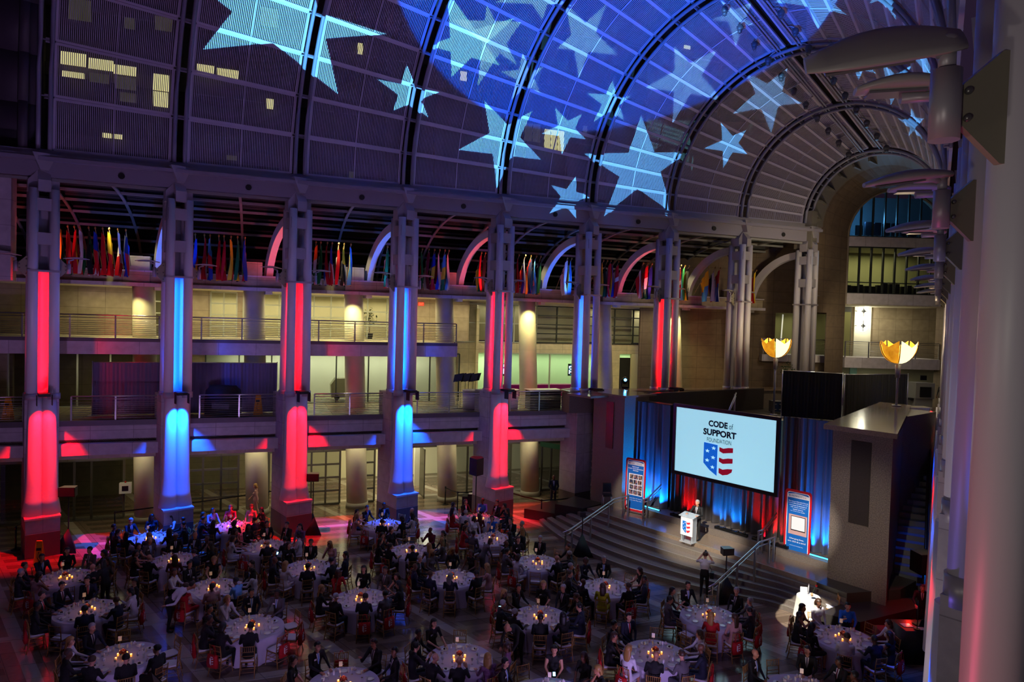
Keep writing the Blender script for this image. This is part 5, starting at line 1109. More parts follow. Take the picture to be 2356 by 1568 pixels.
for x, md, cs in FL:
    bw = BAYW(x); cnt[bw] = cnt.get(bw, 0)+1
    nm = ' '.join(dict.fromkeys(CN[c] for c in cs)) + {'h': ' striped', 'v': ' banded', 'canton': ' canton', 'cross': ' cross', 'disc': ' disc', 'tri': ' triangle'}[md]
    flag(x, md, cs, '%s flag, %s of the flags in the %s arch bay' % (nm, ORD[cnt[bw]-1], bw))
# ------------------------------------------------------------------ star projectors (gobo plates cut with stars), standing on the hall floor below the frame
cone_hit = cone_hit_early
def line_x(p, q, r, s):
    x1, y1, x2, y2, x3, y3, x4, y4 = *p, *q, *r, *s; D = (x1-x2)*(y3-y4)-(y1-y2)*(x3-x4)
    a = x1*y2-y1*x2; b = x3*y4-y3*x4; return ((a*(x3-x4)-(x1-x2)*b)/D, (a*(y3-y4)-(y1-y2)*b)/D)
def projector(loc, aim, stars3d, power, color, label, dist=.15, half=.34):
    loc = Vector(loc); fw = (Vector(aim)-loc).normalized(); rx = fw.cross(Vector((0, 0, 1))).normalized(); up = rx.cross(fw)
    t = thing('gobo_projector', label, 'projector', loc-Vector((0, 0, loc.z)), 'star projectors on the floor')
    bm = bmesh.new(); corners = [(-half, -half), (half, -half), (half, half), (-half, half)]; loops = [corners]
    for tips in stars3d:
        T2 = []
        for p in tips:
            v = p-loc; z = v.dot(fw)
            if z < .1: break
            T2.append((v.dot(rx)/z*dist, v.dot(up)/z*dist))
        if len(T2) < 5: continue
        out = []
        for i in range(5): out.append(T2[i]); out.append(line_x(T2[i], T2[(i+2) % 5], T2[(i-1) % 5], T2[(i+1) % 5]))
        if all(abs(c) < half*.98 for p in out for c in p): loops.append(out)
    edges = []
    for lp in loops:
        vs = [bm.verts.new(loc+fw*dist+rx*x+up*y-Vector((loc.x, loc.y, 0))) for x, y in lp]
        edges += [bm.edges.new((vs[i], vs[(i+1) % len(vs)])) for i in range(len(vs))]
    bmesh.ops.triangle_fill(bm, edges=edges, use_beauty=True, use_dissolve=False)
    me = bpy.data.meshes.new('gobo_plate'); bm.to_mesh(me); bm.free(); me.materials.append(BLACK)
    o = bpy.data.objects.new('gobo_plate', me); COL.objects.link(o); o.parent = t
    m = MB(); m.cyl(Vector((loc.x, loc.y, 0)), Vector((loc.x, loc.y, loc.z-.3)), .05, n=8); m.cyl(Vector((loc.x, loc.y, 0)), Vector((loc.x, loc.y, .05)), .35, n=12); m.build('stand', BLACKG, t)
    m = MB(); q = [loc-fw*.35+rx*a*half+up*b*half for a, b in ((-1, -1), (1, -1), (1, 1), (-1, 1))]; q2 = [v+fw*(.35+dist+.02) for v in q]
    m.face(q)
    for i in range(4): j = (i+1) % 4; m.face([q[i], q[j], q2[j], q2[i]])
    m.build('housing', BLACKG, t)
    spot('gobo_light', loc, aim, power*KEY, color, 150, .0, 0.0)
SA = [[(467, 113), (778, 216), (890, 78), (690, -150), (395, -80)], [(936, 148), (868, 182), (905, 254), (986, 270), (1011, 211)], [(1114, 231), (1055, 344), (1143, 432), (1245, 367), (1225, 255)],
      [(1277, 247), (1246, 307), (1293, 354), (1348, 320), (1339, 262)], [(1409, 184), (1350, 214), (1366, 280), (1436, 277), (1452, 221)], [(1475, 265), (1343, 353), (1392, 493), (1543, 487), (1582, 350)],
      [(1325, 405), (1268, 425), (1266, 486), (1328, 498), (1360, 450)], [(1659, 281), (1620, 341), (1664, 387), (1721, 355), (1717, 299)], [(1030, -20), (984, 104), (1039, 177), (1150, 150), (1184, 41)]]
SB = [[(1203, 121), (1152, 164), (1178, 227), (1243, 213), (1250, 155)], [(1395, 10), (1300, 5), (1282, 111), (1332, 180), (1423, 127)], [(1650, 114), (1552, 105), (1485, 201), (1547, 286), (1663, 228)],
      [(1717, 165), (1686, 261), (1774, 306), (1846, 237), (1813, 154)], [(1660, 0), (1640, 45), (1693, 106), (1740, 60), (1730, 5)], [(1180, -60), (1140, 5), (1248, 46), (1330, 15), (1280, -55)], [(1120, 10), (1040, 45), (1098, 200), (1190, 150), (1200, 50)]]
def star3(tips):
    r = [cone_hit(*p) for p in tips]; return r if all(v is not None for v in r) else None
PL = (-4.0, 11.5, 1.6)
aimA = cone(34, .75)
s1_, s2_ = [v for v in map(star3, SA) if v], [v for v in map(star3, SB) if v]
print('STARS', len(s1_), len(s2_))
projector(PL, aimA, s1_, 150000, (.14, .56, 1), 'black star projector on the floor, bright one')
projector((-3.2, 11.2, 1.6), aimA, s2_, 80000, (.22, .62, 1), 'black star projector on the floor, dim one')
def surf_star(s, th, r, rot):
    R = s*TANH; return [cone(s+r*math.cos(rot+2*PI*i/5)*1.0, th+r*math.sin(rot+2*PI*i/5)/R) for i in range(5)]
SR = [[(1882, 67), (1780, 5), (1830, -60), (1965, -60), (1950, 35)], [(2030, 143), (1987, 214), (2050, 240), (2105, 219), (2098, 150)], [(1913, 156), (1945, 112), (2005, 118), (2018, 168), (1976, 184)], [(2065, 272), (2098, 248), (2126, 272), (2123, 321), (2092, 312)], [(2104, 134), (2122, 92), (2146, 128), (2148, 196), (2130, 214)], [(2000, 8), (1985, -50), (2060, -70), (2095, -10), (2062, 45)], [(1800, -40), (1760, -90), (1800, -160), (1860, -150), (1870, -90)]]
SCs = [v for v in map(star3, SR) if v]; print('RSTARS', len(SCs))
projector((-8, 15.5, 1.5), SCs[1][0], SCs, 110000, (.14, .56, 1), 'black star projector on the floor at far left')
# ------------------------------------------------------------------ people
SKIN = [mat('skin_light', (.80, .58, .47), .55), mat('skin_tan', (.68, .46, .34), .55), mat('skin_brown', (.38, .23, .16), .5)]
HAIRM = {'d': mat('hair_dark', (.06, .045, .04), .5), 'b': mat('hair_brown', (.22, .13, .07), .5), 'l': mat('hair_blond', (.62, .46, .24), .5), 'g': mat('hair_grey', (.58, .57, .57), .5), 'r': mat('hair_auburn', (.40, .16, .07), .5)}
CL = {k: (n_, mat('cloth_'+n_.replace(' ', '_').replace('-', '_'), c_, .8)) for k, n_, c_ in (('k', 'black', (.045, .045, .055)), ('n', 'navy', (.07, .09, .18)), ('g', 'grey', (.34, .32, .34)), ('c', 'charcoal', (.17, .16, .18)), ('b', 'light-blue', (.40, .62, .88)), ('B', 'bright blue', (.10, .42, .85)), ('w', 'white', (.82, .80, .84)), ('r', 'red', (.70, .06, .10)), ('y', 'chartreuse', (.68, .66, .05)), ('p', 'pale pink', (.74, .55, .54)), ('m', 'maroon', (.36, .06, .13)), ('f', 'floral', (.30, .22, .30)), ('t', 'tan', (.58, .47, .36)), ('R', 'scarlet', (.8, .03, .03)))}
SHOE = mat('black_shoe', (.03, .03, .03), .35); EYEM = mat('eye_dark', (.03, .02, .02), .3); LIPM = mat('lips', (.55, .25, .22), .5); FLORAL = mat('floral_print', (.45, .28, .42), .8, noise=.95, nscale=30)
CL['f'] = ('floral', FLORAL)
def hand(mb, w, d, up, left, curl=.5, sc=1.0):
    """palm, four unequal bent fingers and a thumb; w wrist, d pointing direction"""
    w, d = Vector(w), Vector(d).normalized(); up = Vector(up); s_ = d.cross(up).normalized(); n = s_.cross(d).normalized()
    if left: s_ = -s_
    L_ = lambda x, y, z: w+s_*(x*sc)+d*(y*sc)+n*(z*sc)
    mb.skin([[L_(a*.03*k_, y, b*.013*k_) for a, b in ((-1, -1), (1, -1), (1.15, 0), (1, 1), (-1, 1), (-1.15, 0))] for y, k_ in ((-.01, .8), (.03, 1.05), (.085, 1.2), (.095, 1.1))])
    for i, ln in enumerate((.066, .075, .071, .055)):
        x = -.031+.021*i; a = curl; p0_ = L_(x, .088, 0); p1_ = L_(x*1.1, .088+ln*.45, -.012*a); p2_ = L_(x*1.12, .088+ln*.45+ln*.3*math.cos(a), -.012*a-ln*.3*math.sin(a)); p3_ = L_(x*1.12, .088+ln*.45+ln*.42*math.cos(a*1.3), -.012*a-ln*.58*math.sin(a*1.3))
        mb.tube([p0_, p1_, p2_, p3_], lambda u: (.0095-.003*u)*sc, 5)
    mb.tube([L_(-.03, .03, -.002), L_(-.055, .062, -.008), L_(-.06, .095, -.016)], lambda u: (.012-.004*u)*sc, 5)
def body_mesh(j, fem=False, name='body', faces=2600):
    """one continuous remeshed surface from a posed skeleton; material slots: skin torso upperarm forearm hips shin shoe"""
    V = Vector; caps = []
    def cap(a, ra, b, rb, tag_, sx=1, sy=1): caps.append((V(a), ra, V(b), rb, tag_, sx, sy))
    sh = .9 if fem else 1.0; hip = 1.08 if fem else 1.0
    pel, che, nek, hed = map(V, (j['pel'], j['che'], j['nek'], j['hed']))
    wst = pel.lerp(che, .5)
    cap(pel, .145*hip, wst, .125*sh, 4, 1.18, .88); cap(wst, .125*sh, che, .15*sh, 1, 1.2, .80); cap(che, .15*sh, nek-V((0, 0, .05)), .085, 1, 1.25, .75)
    cap(nek-V((0, 0, .04)), .058, hed-V((0, 0, .06)), .052, 0)
    f_ = V(j.get('face', (0, 1, 0))).normalized(); sdv = f_.cross(V((0, 0, 1))).normalized()
    cap(hed+V((0, 0, .03))-f_*.015, .088, hed+V((0, 0, .03))-f_*.01, .088, 0, .92, 1.04); cap(hed-V((0, 0, .02))+f_*.02, .075, hed-V((0, 0, .075))+f_*.045, .042, 0)
    cap(hed+f_*.088+V((0, 0, .012)), .010, hed+f_*.103-V((0, 0, .018)), .014, 0); cap(hed+f_*.07-V((0, 0, .05)), .02, hed+f_*.07-V((0, 0, .05)), .02, 0)
    for s_ in (-1, 1): cap(hed+sdv*(.085*s_)-f_*.005+V((0, 0, .015)), .017, hed+sdv*(.085*s_)-f_*.005-V((0, 0, .02)), .013, 0)
    if fem:
        for s_ in (-1, 1): cap(che+V((.06*s_, .10, -.02)), .062, che+V((.06*s_, .10, -.02)), .062, 1)
    for s_, K in ((-1, 'L'), (1, 'R')):
        S_, E2, Wr = V(j['sh'+K]), V(j['el'+K]), V(j['wr'+K]); H_, Kn, An, To = V(j['hi'+K]), V(j['kn'+K]), V(j['an'+K]), V(j['to'+K])
        cap(che+(S_-che)*.45+V((0, 0, .04)), .075*sh, S_, .068*sh, 1); cap(S_, .062*sh, E2, .045*sh, 2); cap(E2, .045*sh, Wr, .028*sh, 3); cap(Wr, .027, Wr+(Wr-E2).normalized()*.02, .027, 0)
        cap(H_, .088*hip, Kn, .062, 4); cap(Kn, .06, Kn.lerp(An, .35), .056, 5); cap(Kn.lerp(An, .35), .056, An, .036, 5); cap(An-V((0, 0, .03)), .04, To, .032, 6, 1, 1)
    m = MB()
    for a, ra, b, rb, tg, sx, sy in caps:
        ln = (b-a).length; n = max(1, int(ln/(min(ra, rb)*.4)))
        for i in range(n+1):
            u = i/n; m.ball(a.lerp(b, u), ra+(rb-ra)*u, 10, 7, (sx, sy, 1))
    o = bpy.data.objects.new('tmp', m.data('tmp', SKIN[0])); COL.objects.link(o)
    r = o.modifiers.new('r', 'REMESH'); r.mode = 'VOXEL'; r.voxel_size = .016 if faces < 4000 else .010; r.use_smooth_shade = True
    sm = o.modifiers.new('s', 'SMOOTH'); sm.factor = .5; sm.iterations = 3
    dc = o.modifiers.new('d', 'DECIMATE'); dc.ratio = .22 if faces < 4000 else .3
    bpy.context.view_layer.update()
    me = bpy.data.meshes.new_from_object(o.evaluated_get(bpy.context.evaluated_depsgraph_get())); bpy.data.objects.remove(o)
    hb = MB()
    for s_, K in ((-1, 'L'), (1, 'R')):
        E2, Wr = V(j['el'+K]), V(j['wr'+K]); d = V(j.get('hd'+K, Wr-E2)); hand(hb, Wr+d.normalized()*.015, d, j.get('up'+K, (0, 0, 1)), s_ < 0, j.get('curl', .5))
    bm = bmesh.new(); bm.from_mesh(me)
    for f in bm.faces:
        c = f.calc_center_median(); best = None
        for a, ra, b, rb, tg, sx, sy in caps:
            ab = b-a; u = 0 if ab.length < 1e-6 else max(0, min(1, (c-a).dot(ab)/ab.length_squared)); q = a+ab*u-c; dd_ = V((q.x/sx, q.y/sy, q.z)).length-(ra+(rb-ra)*u)
            if best is None or dd_ < best[0]: best = (dd_, tg)
        f.material_index = best[1]; f.smooth = True
    n0 = [bm.verts.new(v) for v in hb.v]; bm.verts.ensure_lookup_table()
    for f in hb.f:
        try: nf = bm.faces.new([n0[i] for i in f]); nf.material_index = 0; nf.smooth = True
        except ValueError: pass
    me.materials.clear()
    for _ in range(7): me.materials.append(SKIN[0])
    bm.to_mesh(me); bm.free()
    me.name = name; return me
def hair_mesh(hed, face, style):
    m = MB(); f_ = Vector(face).normalized(); sd_ = f_.cross(Vector((0, 0, 1))).normalized(); c = Vector(hed)+Vector((0, 0, .035))-f_*.012; R = []
    n = 14
    for k in range(8):
        el = PI/2-(PI*.62)*k/7; ring = []
        for i in range(n):
            a = 2*PI*i/n; fr = math.cos(a); lo = max(el, (.42 if style != 'back' else .2)) if fr > .35 else el
            r = .102 if style == 'short' else .108
            ring.append(c+f_*(r*1.05*math.cos(lo)*math.cos(a))+sd_*(r*.95*math.cos(lo)*math.sin(a))+Vector((0, 0, r*math.sin(lo))))
        R.append(ring)
    m.skin(R, cap1=False)
    if style in ('long', 'bob'):
        L2 = .34 if style == 'long' else .17; S2 = []
        for k in range(6):
            u = k/5; w_ = .10+.03*math.sin(u*2.4) if style == 'long' else .105+.02*math.sin(u*3); S2.append([c-f_*(.03+.045*math.sin(u*PI*.6))+sd_*(w_*math.cos(a))*(1-.25*u)-f_*(.055*math.sin(a)*(1 if math.sin(a) > 0 else .4))+Vector((0, 0, .02-L2*u)) for a in [2*PI*i/12 for i in range(12)]])
        m.skin(S2)
    if style == 'bun': m.ball(c-f_*.12+Vector((0, 0, .03)), .045, 8, 6)
    return m
def sit(lean=0.0, el=(.25, .13, .86), wr=(.15, .47, .80), elR=None, wrR=None, turn=0.0, legs=0, hd=None, head=(0, 0)):
    V = Vector; j = {}
    j['pel'] = (0, -.03, .585); j['che'] = (0, -.03+lean*.5, .95); j['nek'] = (0, -.01+lean*.7, 1.17); j['hed'] = (head[0], .03+lean+head[1], 1.32)
    j['face'] = (math.sin(turn), math.cos(turn), -.05)
    for s_, K in ((-1, 'L'), (1, 'R')):
        j['sh'+K] = (.185*s_, -.01+lean*.65, 1.09); e_ = el if K == 'L' or elR is None else elR; w_ = wr if K == 'L' or wrR is None else wrR
        j['el'+K] = (e_[0]*s_, e_[1], e_[2]); j['wr'+K] = (w_[0]*s_, w_[1], w_[2])
        k = .10 if not legs else .07; j['hi'+K] = (.09*s_, .0, .555); j['kn'+K] = (k*s_+.02*s_, .40, .54); j['an'+K] = ((.11 if not legs else .04)*s_, .40-.05*legs, .10); j['to'+K] = ((.12 if not legs else .05)*s_, .52, .045)
    return j
POSES = [sit(.05), sit(.0, (.23, .06, .84), (.08, .30, .67)), sit(.09, elR=(.21, .30, .80), wrR=(.07, .18, 1.12), head=(.03, .02), turn=.25), sit(-.05, (.26, .0, .85), (.13, .26, .68), turn=-.5), sit(.03, (.24, .15, .86), (.13, .47, .82), legs=1, turn=.55), sit(.07, elR=(.25, .28, .82), wrR=(.17, .42, .98))]
SEATB = {}
for i, j in enumerate(POSES):
    for fem in (False, True): SEATB[(i, fem)] = body_mesh(j, fem, 'seated_body')
HAIRD = {}
def hair_data(pi, style):
    k = (pi, style)
    if k not in HAIRD: HAIRD[k] = hair_mesh(POSES[pi]['hed'], POSES[pi]['face'], style).data('hair', HAIRM['d'])
    return HAIRD[k]
def chest_data():
    out = []
    for nm, w0, w1, m_, yy in (('shirt_front', .055, .018, CL['w'][1], .0), ('tie', .014, .02, CL['b'][1], .006)):
        m = MB(); 
        out.append((nm, w0, w1, yy))
    return out
SHD = {}
def front_part(pi, kind):
    k = (pi, kind)
    if k in SHD: return SHD[k]
    j = POSES[pi]; ne, ch = Vector(j['nek']), Vector(j['che']); m = MB()
    a = ne+Vector((0, .055, -.045)); b = ch+Vector((0, .128, -.10)); md = a.lerp(b, .5)+Vector((0, .022, 0))
    if kind == 'shirt': pts = [a+Vector((-.05, 0, 0)), a+Vector((.05, 0, 0)), md+Vector((.035, 0, 0)), b+Vector((.008, 0, 0)), b+Vector((-.008, 0, 0)), md+Vector((-.035, 0, 0))]; m.prism(pts[:3]+[pts[5]], (0, .008, 0)); m.prism([pts[5], pts[2], pts[3], pts[4]], (0, .008, 0))
    elif kind == 'tie': m.prism([a+Vector((-.012, .008, 0)), a+Vector((.012, .008, 0)), md+Vector((.018, .01, 0)), md+Vector((-.018, .01, 0))], (0, .008, 0)); m.prism([md+Vector((-.018, .01, 0)), md+Vector((.018, .01, 0)), b+Vector((.006, .01, 0)), b+Vector((-.006, .01, 0))], (0, .008, 0))
    elif kind == 'badge': c = ch+Vector((.085, .115, .03)); m.box(-.035, .035, 0, .008, -.022, .022, lambda x, y, z: c+Vector((x, y, z)))
    elif kind == 'eyes':
        h = Vector(j['hed']); f_ = Vector(j['face']).normalized(); s_ = f_.cross(Vector((0, 0, 1))).normalized()
        for q in (-1, 1): m.ball(h+f_*.083+s_*(.031*q)+Vector((0, 0, .018)), .008, 6, 4); m.bar(h+f_*.088+s_*(.018*q)+Vector((0, 0, .04)), h+f_*.083+s_*(.045*q)+Vector((0, 0, .042)), .004, .004)
        m.bar(h+f_*.094+s_*.018-Vector((0, 0, .05)), h+f_*.094-s_*.018-Vector((0, 0, .05)), .004, .005)
    SHD[k] = m.data({'shirt': 'shirt_front', 'tie': 'tie', 'badge': 'name_badge', 'eyes': 'face_features'}[kind], CL['w'][1]); return SHD[k]
def child(name, data, parent, slots):
    o = bpy.data.objects.new(name, data); COL.objects.link(o); o.parent = parent
    for i, m_ in enumerate(slots):
        o.material_slots[i].link = 'OBJECT'; o.material_slots[i].material = m_
    return o
HW = {'d': 'dark', 'b': 'brown', 'l': 'blond', 'g': 'grey', 'x': 'bald', 'r': 'auburn'}
def dress_slots(kind, c, sk):
    m_ = CL[c][1]; dk = CL['k'][1]
    if kind == 'suit': return [sk, m_, m_, m_, m_, m_, SHOE]
    if kind == 'shirt': return [sk, m_, m_, m_, dk, dk, SHOE]
    if kind == 'sleeveless': return [sk, m_, sk, sk, m_, sk, SHOE]
    if kind == 'gown': return [sk, m_, m_, sk, m_, m_, SHOE]
    return [sk, m_, m_, m_, m_, sk, SHOE]
rp = random.Random(11)
used_labels = set()
def uniq(lb, alts):
    for a in [''] + alts:
        q = (lb+a).strip()
        if q.lower() not in used_labels: used_labels.add(q.lower()); return q
    return lb
def seated(code, loc, rz, where, facing_cam):
    c, h = code[0], code[1]; fem = h.isupper(); hl = h.lower(); pi = rp.randrange(6)
    sk = SKIN[rp.choice((0, 0, 0, 1, 2))] if hl != 'x' else SKIN[rp.choice((0, 1, 2))]
    if fem: kind = {'w': 'top', 'b': 'top'}.get(c, rp.choice(('sleeveless', 'gown', 'dress')))
    else: kind = 'suit' if c in 'kngc' else 'shirt'
    if c == 'y': kind = 'gown'
    garment = {'suit': 'suit', 'shirt': 'shirt', 'sleeveless': 'sleeveless dress', 'gown': 'dress', 'dress': 'dress', 'top': 'top'}[kind]
    hd = ('bald ' if hl == 'x' else HW[hl]+'-haired ')
    lb = uniq('%sperson, %s %s, %s' % (hd, CL[c][0], 'dress' if 'dress' in garment else garment, where), [])
    t = thing('person', lb, 'person', loc, 'seated dinner guests', rz)
    child('body', SEATB[(pi, fem)], t, dress_slots(kind, c, sk))
    if hl != 'x': child('hair', hair_data(pi, (rp.choice(('long', 'long', 'bob')) if fem else 'short')), t, [HAIRM[hl]])
    if facing_cam:
        child('face_features', front_part(pi, 'eyes'), t, [EYEM])
        if kind == 'suit': sf_ = child('shirt_front', front_part(pi, 'shirt'), t, [CL['w'][1]]); child('tie', front_part(pi, 'tie'), sf_, [CL[rp.choice('bmnR')][1]])
        if rp.random() < .7: child('name_badge', front_part(pi, 'badge'), t, [CL['w'][1]])
    return t
# ------------------------------------------------------------------ chair prototype
def make_chair():
    t = thing('banquet_chair', '', 'chair', (0, 0, 0), 'gold spindle-back banquet chairs')
    m = MB(); m.prism([(-.2, -.19, .425), (.2, -.19, .425), (.215, .2, .425), (-.215, .2, .425)], (0, 0, .03)); seat_ = local(m, 'seat', GOLD, t)
    m = MB(); R = [[Vector((x*k, y*k, z)) for x, y in ((-.19, -.18), (0, -.19), (.19, -.18), (.205, 0), (.205, .19), (0, .2), (-.205, .19), (-.205, 0))] for z, k in ((.455, .96), (.475, 1.02), (.495, .98), (.505, .8))]; m.skin(R); local(m, 'cushion', CUSH, seat_)
    for sx in (-1, 1):
        m = MB(); m.tube([(sx*.2, .185, .43), (sx*.215, .215, .2), (sx*.22, .235, 0)], .0135, 6); local(m, 'leg', GOLD, t)
        m = MB(); m.tube([(sx*.19, -.19, .43), (sx*.195, -.225, .2), (sx*.2, -.27, 0)], .0145, 6); local(m, 'leg', GOLD, t)
    m = MB()
    for sx in (-1, 1): m.tube([(sx*.19, -.19, .43), (sx*.185, -.20, .68), (sx*.185, -.235, .925)], .0145, 6)
    for z, y in ((.53, -.193), (.62, -.197), (.74, -.207), (.90, -.23)): m.cyl((-.185, y, z), (.185, y, z), .011, n=5)
    for k in range(6): x = -.13+.052*k; m.cyl((x, -.207, .74), (x, -.23, .90), .008, n=4)
    local(m, 'backrest', GOLD, t)
    m = MB()
    for y, x0 in ((.2, .212), (-.215, .195)):
        for z in (.16, .27): m.cyl((-x0, y, z), (x0, y, z), .009, n=4)
    for sx in (-1, 1):
        for z in (.2, .3): m.cyl((sx*.2, -.21, z), (sx*.213, .205, z), .009, n=4)
    local(m, 'stretchers', GOLD, t); return t
CH = make_chair()
def make_tote():
    t = thing('tote_bag', '', 'bag', (0, 0, 0), 'red tote bags hung on chair backs')
    m = MB(); R = [[Vector((x*w_, y*d_, z)) for x, y in ((-.17, -.035), (.17, -.035), (.18, 0), (.17, .035), (-.17, .035), (-.18, 0))] for z, w_, d_ in ((0, .96, 1.2), (.12, 1.02, 1.6), (.28, 1, 1), (.37, 1.0, .45))]; m.skin(R); bg_ = local(m, 'bag_body', TOTE, t)
    m = MB()
    for y in (-.022, .022): m.tube([(-.09, y, .35), (-.075, y, .52), (-.03, y*.5, .63), (.03, y*.5, .63), (.075, y, .52), (.09, y, .35)], .009, 4)
    local(m, 'handles', TOTE, t)
    m = MB()
    for y0, sg in ((-.054, -1), (.054, 1)):
        q = lambda x, z: Vector((x*-sg, y0, z))
        m.prism([q(-.06, .29), q(-.01, .28), q(-.01, .07), q(-.06, .13)], (0, sg*.003, 0))
        for k in range(3): z = .25-.07*k; m.prism([q(.01, z), q(.065, z+.012), q(.065, z+.042), q(.01, z+.03)], (0, sg*.003, 0))
        m.prism([q(-.03, .33), q(.05, .33), q(.05, .31), q(-.03, .31)], (0, sg*.003, 0))
    local(m, 'printed_shield', EMBL, bg_); return t
TB = make_tote()
# ------------------------------------------------------------------ table ware prototypes
def proto(name, fnm, label='', cat='', grp=''):
    t = thing(name, label, cat, (0, 0, 0), grp)
    pr = t
    for k, (nm, m, mt) in enumerate(fnm):
        o = local(m, nm, mt, pr)
        if nm in ('bowl', 'glass_cup', 'plate', 'roses'): pr = o
    return t
def LT(prof, n=8): m = MB(); m.lathe(prof, n=n); return m
WG = proto('wine_glass', [('bowl', LT([(.002, .0), (.032, .003), (.004, .012), (.004, .09), (.03, .12), (.036, .16), (.028, .20)]), GLS), ('wine', LT([(.004, .108), (.03, .125), (.033, .145), (.002, .147)]), WINE)], cat='glass')
TG = proto('water_glass', [('tumbler', LT([(.026, 0), (.034, .12), (.031, .12), (.024, .01)]), GLS)], cat='glass')
PLE = proto('dinner_plate', [('plate', LT([(.06, 0), (.11, .012), (.112, .016), (.06, .006)], 14), CHINA)], cat='plate')
PLT = proto('dessert_plate', [('plate', LT([(.06, 0), (.11, .012), (.112, .016), (.06, .006)], 14), CHINA), ('cake', (lambda m: (m.prism([(-.03, -.03, .008), (.04, -.01, .008), (-.03, .03, .008)], (0, 0, .035)), m)[1])(MB()), mat('chocolate_cake', (.18, .09, .06), .7))], cat='plate')
NAP = proto('napkin', [('folds', (lambda m: (m.skin([[Vector((.06*k_*math.cos(a)*(1+.2*math.sin(3*a)), .05*k_*math.sin(a), z)) for a in [2*PI*i/8 for i in range(8)]] for z, k_ in ((0, 1), (.03, .9), (.07, .5), (.09, .2))]), m)[1])(MB()), CUSH)], cat='napkin')
VOT = proto('votive_candle', [('glass_cup', LT([(.022, 0), (.032, .07), (.029, .07), (.02, .008)]), CANDLE), ('flame', (lambda m: (m.ball((0, 0, .05), .015, 6, 5, (1, 1, 1.8)), m)[1])(MB()), FLAME)], cat='candle')
def roses():
    m = MB(); rr = random.Random(2)
    for k in range(16): a = k*2.4; r = .075*math.sqrt(k/16); m.ball((r*math.cos(a), r*math.sin(a), .21-r*.8), .036, 7, 5)
    return m
CP = proto('rose_centrepiece', [('vase', LT([(.04, 0), (.05, .06), (.045, .15), (.04, .15), (.03, .02)]), GLS), ('roses', roses(), ROSE), ('leaves', (lambda m: ([m.face([Vector((0, 0, .13)), Vector((.09*math.cos(a)-.02*math.sin(a), .09*math.sin(a)+.02*math.cos(a), .14)), Vector((.13*math.cos(a), .13*math.sin(a), .12)), Vector((.09*math.cos(a)+.02*math.sin(a), .09*math.sin(a)-.02*math.cos(a), .14))]) for a in (0, .9, 1.9, 2.8, 3.7, 4.6, 5.5)], m)[1])(MB()), LEAF)], cat='flowers')
NC = proto('table_number_stand', [('wire_stand', (lambda m: (m.cyl((0, 0, 0), (0, 0, .42), .005, n=5), m.cyl((0, 0, 0), (0, 0, .01), .05, n=10), m)[2])(MB()), CHROME), ('card', (lambda m: (m.box(-.045, .045, -.004, .004, .40, .53), m)[1])(MB()), CHINA)], cat='sign')
PROTOS = [CH, TB, WG, TG, PLT, PLE, NAP, VOT, CP, NC]
cams = Vector((0, 0, EYE))
TABLES = [
 ((345, 1240), 'table by the left blue column', 'nD ng kdt kD kD gL kD kd kd wD'), ((150, 1330), 'table below the yellow caution sign', 'kD nd kb cg pBt e kx mB kD gd'),
 ((200, 1405), 'table below the caution-sign table', 'nd nd kb kdt e nd nb wDt kD -'), ((283, 1512), 'corner table at bottom left', 'e ng wL kb kb kd kd e e -'),
 ((400, 1290), 'table behind the leaning waiter', 'kg gg kD kD kx mB nd kB kx nx'), ((490, 1353), 'table right of the leaning waiter', 'kL kd wb - rBt pd bd wD kd e'),
 ((580, 1443), 'table of the blue-tied guest', 'nd wL kd kdt kDt kd et et e gd'), ((535, 1213), 'rear table between blue and red columns', 'rB bd mB kd cB cB nd kD kD pB'),
 ((612, 1258), 'table left of the middle red column', 'kd kD nB wBt et kx kd wD wD kd'), ((710, 1307), "table before the middle red column's speaker", 'kd kB nd kxt wL kd kd nD e pL'),
 ((830, 1378), 'central table above the blue floor glint', 'kD rB e kLt kg kdt gdt kDt kD gd'), ((883, 1208), 'table at the right blue column', 'kd kd nDt pL et kdt kD wDt kx e'),
 ((945, 1268), 'table just below the right blue column', 'e kB kD kDt kDt kd gL gL kD mx'), ((1040, 1330), 'table in the middle of the hall', 'kL gL kgt nxt nb nG kd pL - kB'),
 ((1105, 1195), 'table by the sound desk', 'Bd kd wD rDt e mB e nD nD kd'), ((1135, 1240), 'table below the sound-desk table', 'BB wD gd rBt gd e kD kL ng kd'),
 ((1237, 1295), 'table nearest the left stair rail', 'kg kB kx gdt wBt e kx kgt kb e'), ((1393, 1352), 'table of the chartreuse-dressed guest', 'kg nB gg kb kx yB kbt nd kBt e'),
 ((1243, 1420), "table left below the chartreuse guest's", 'kL kd kLt kg kg kd kD ndt kb kg'), ((1057, 1515), 'bottom middle table', 'e kD kd kdt kx kx fLt fB - -'),
 ((1508, 1505), 'bottom table of the bald guests', 'e nd kd kBt wLt kx gb nxt wB e'), ((1632, 1418), 'table nearest the photographer', 'e kd cD gd e rL pBt kdt ggt kg'),
 ((1940, 1468), 'right-hand table past the honour table', 'Bd wB kDt kD kDt wb nd kBt wB e'), ((790, 1575), 'cut-off table at bottom centre', 'et kd kB - - - - - kd kd'),
 ((1850, 1592), 'cut-off table at bottom right', 'kd e kx - - - - - kd kd'), ((1270, 1602), 'cut-off table right of centre', 'kD e kd - - - - - kL kB')]
WHERE = ['farthest from camera', 'in the far-left seat', 'in the upper-left seat', 'in the lower-left seat', 'in the near-left seat', 'nearest the camera', 'in the near-right seat', 'in the lower-right seat', 'in the upper-right seat', 'in the far-right seat']
WHERES = ['far side', 'far left', 'upper left', 'lower left', 'near left', 'near side', 'near right', 'lower right', 'upper right', 'far right']
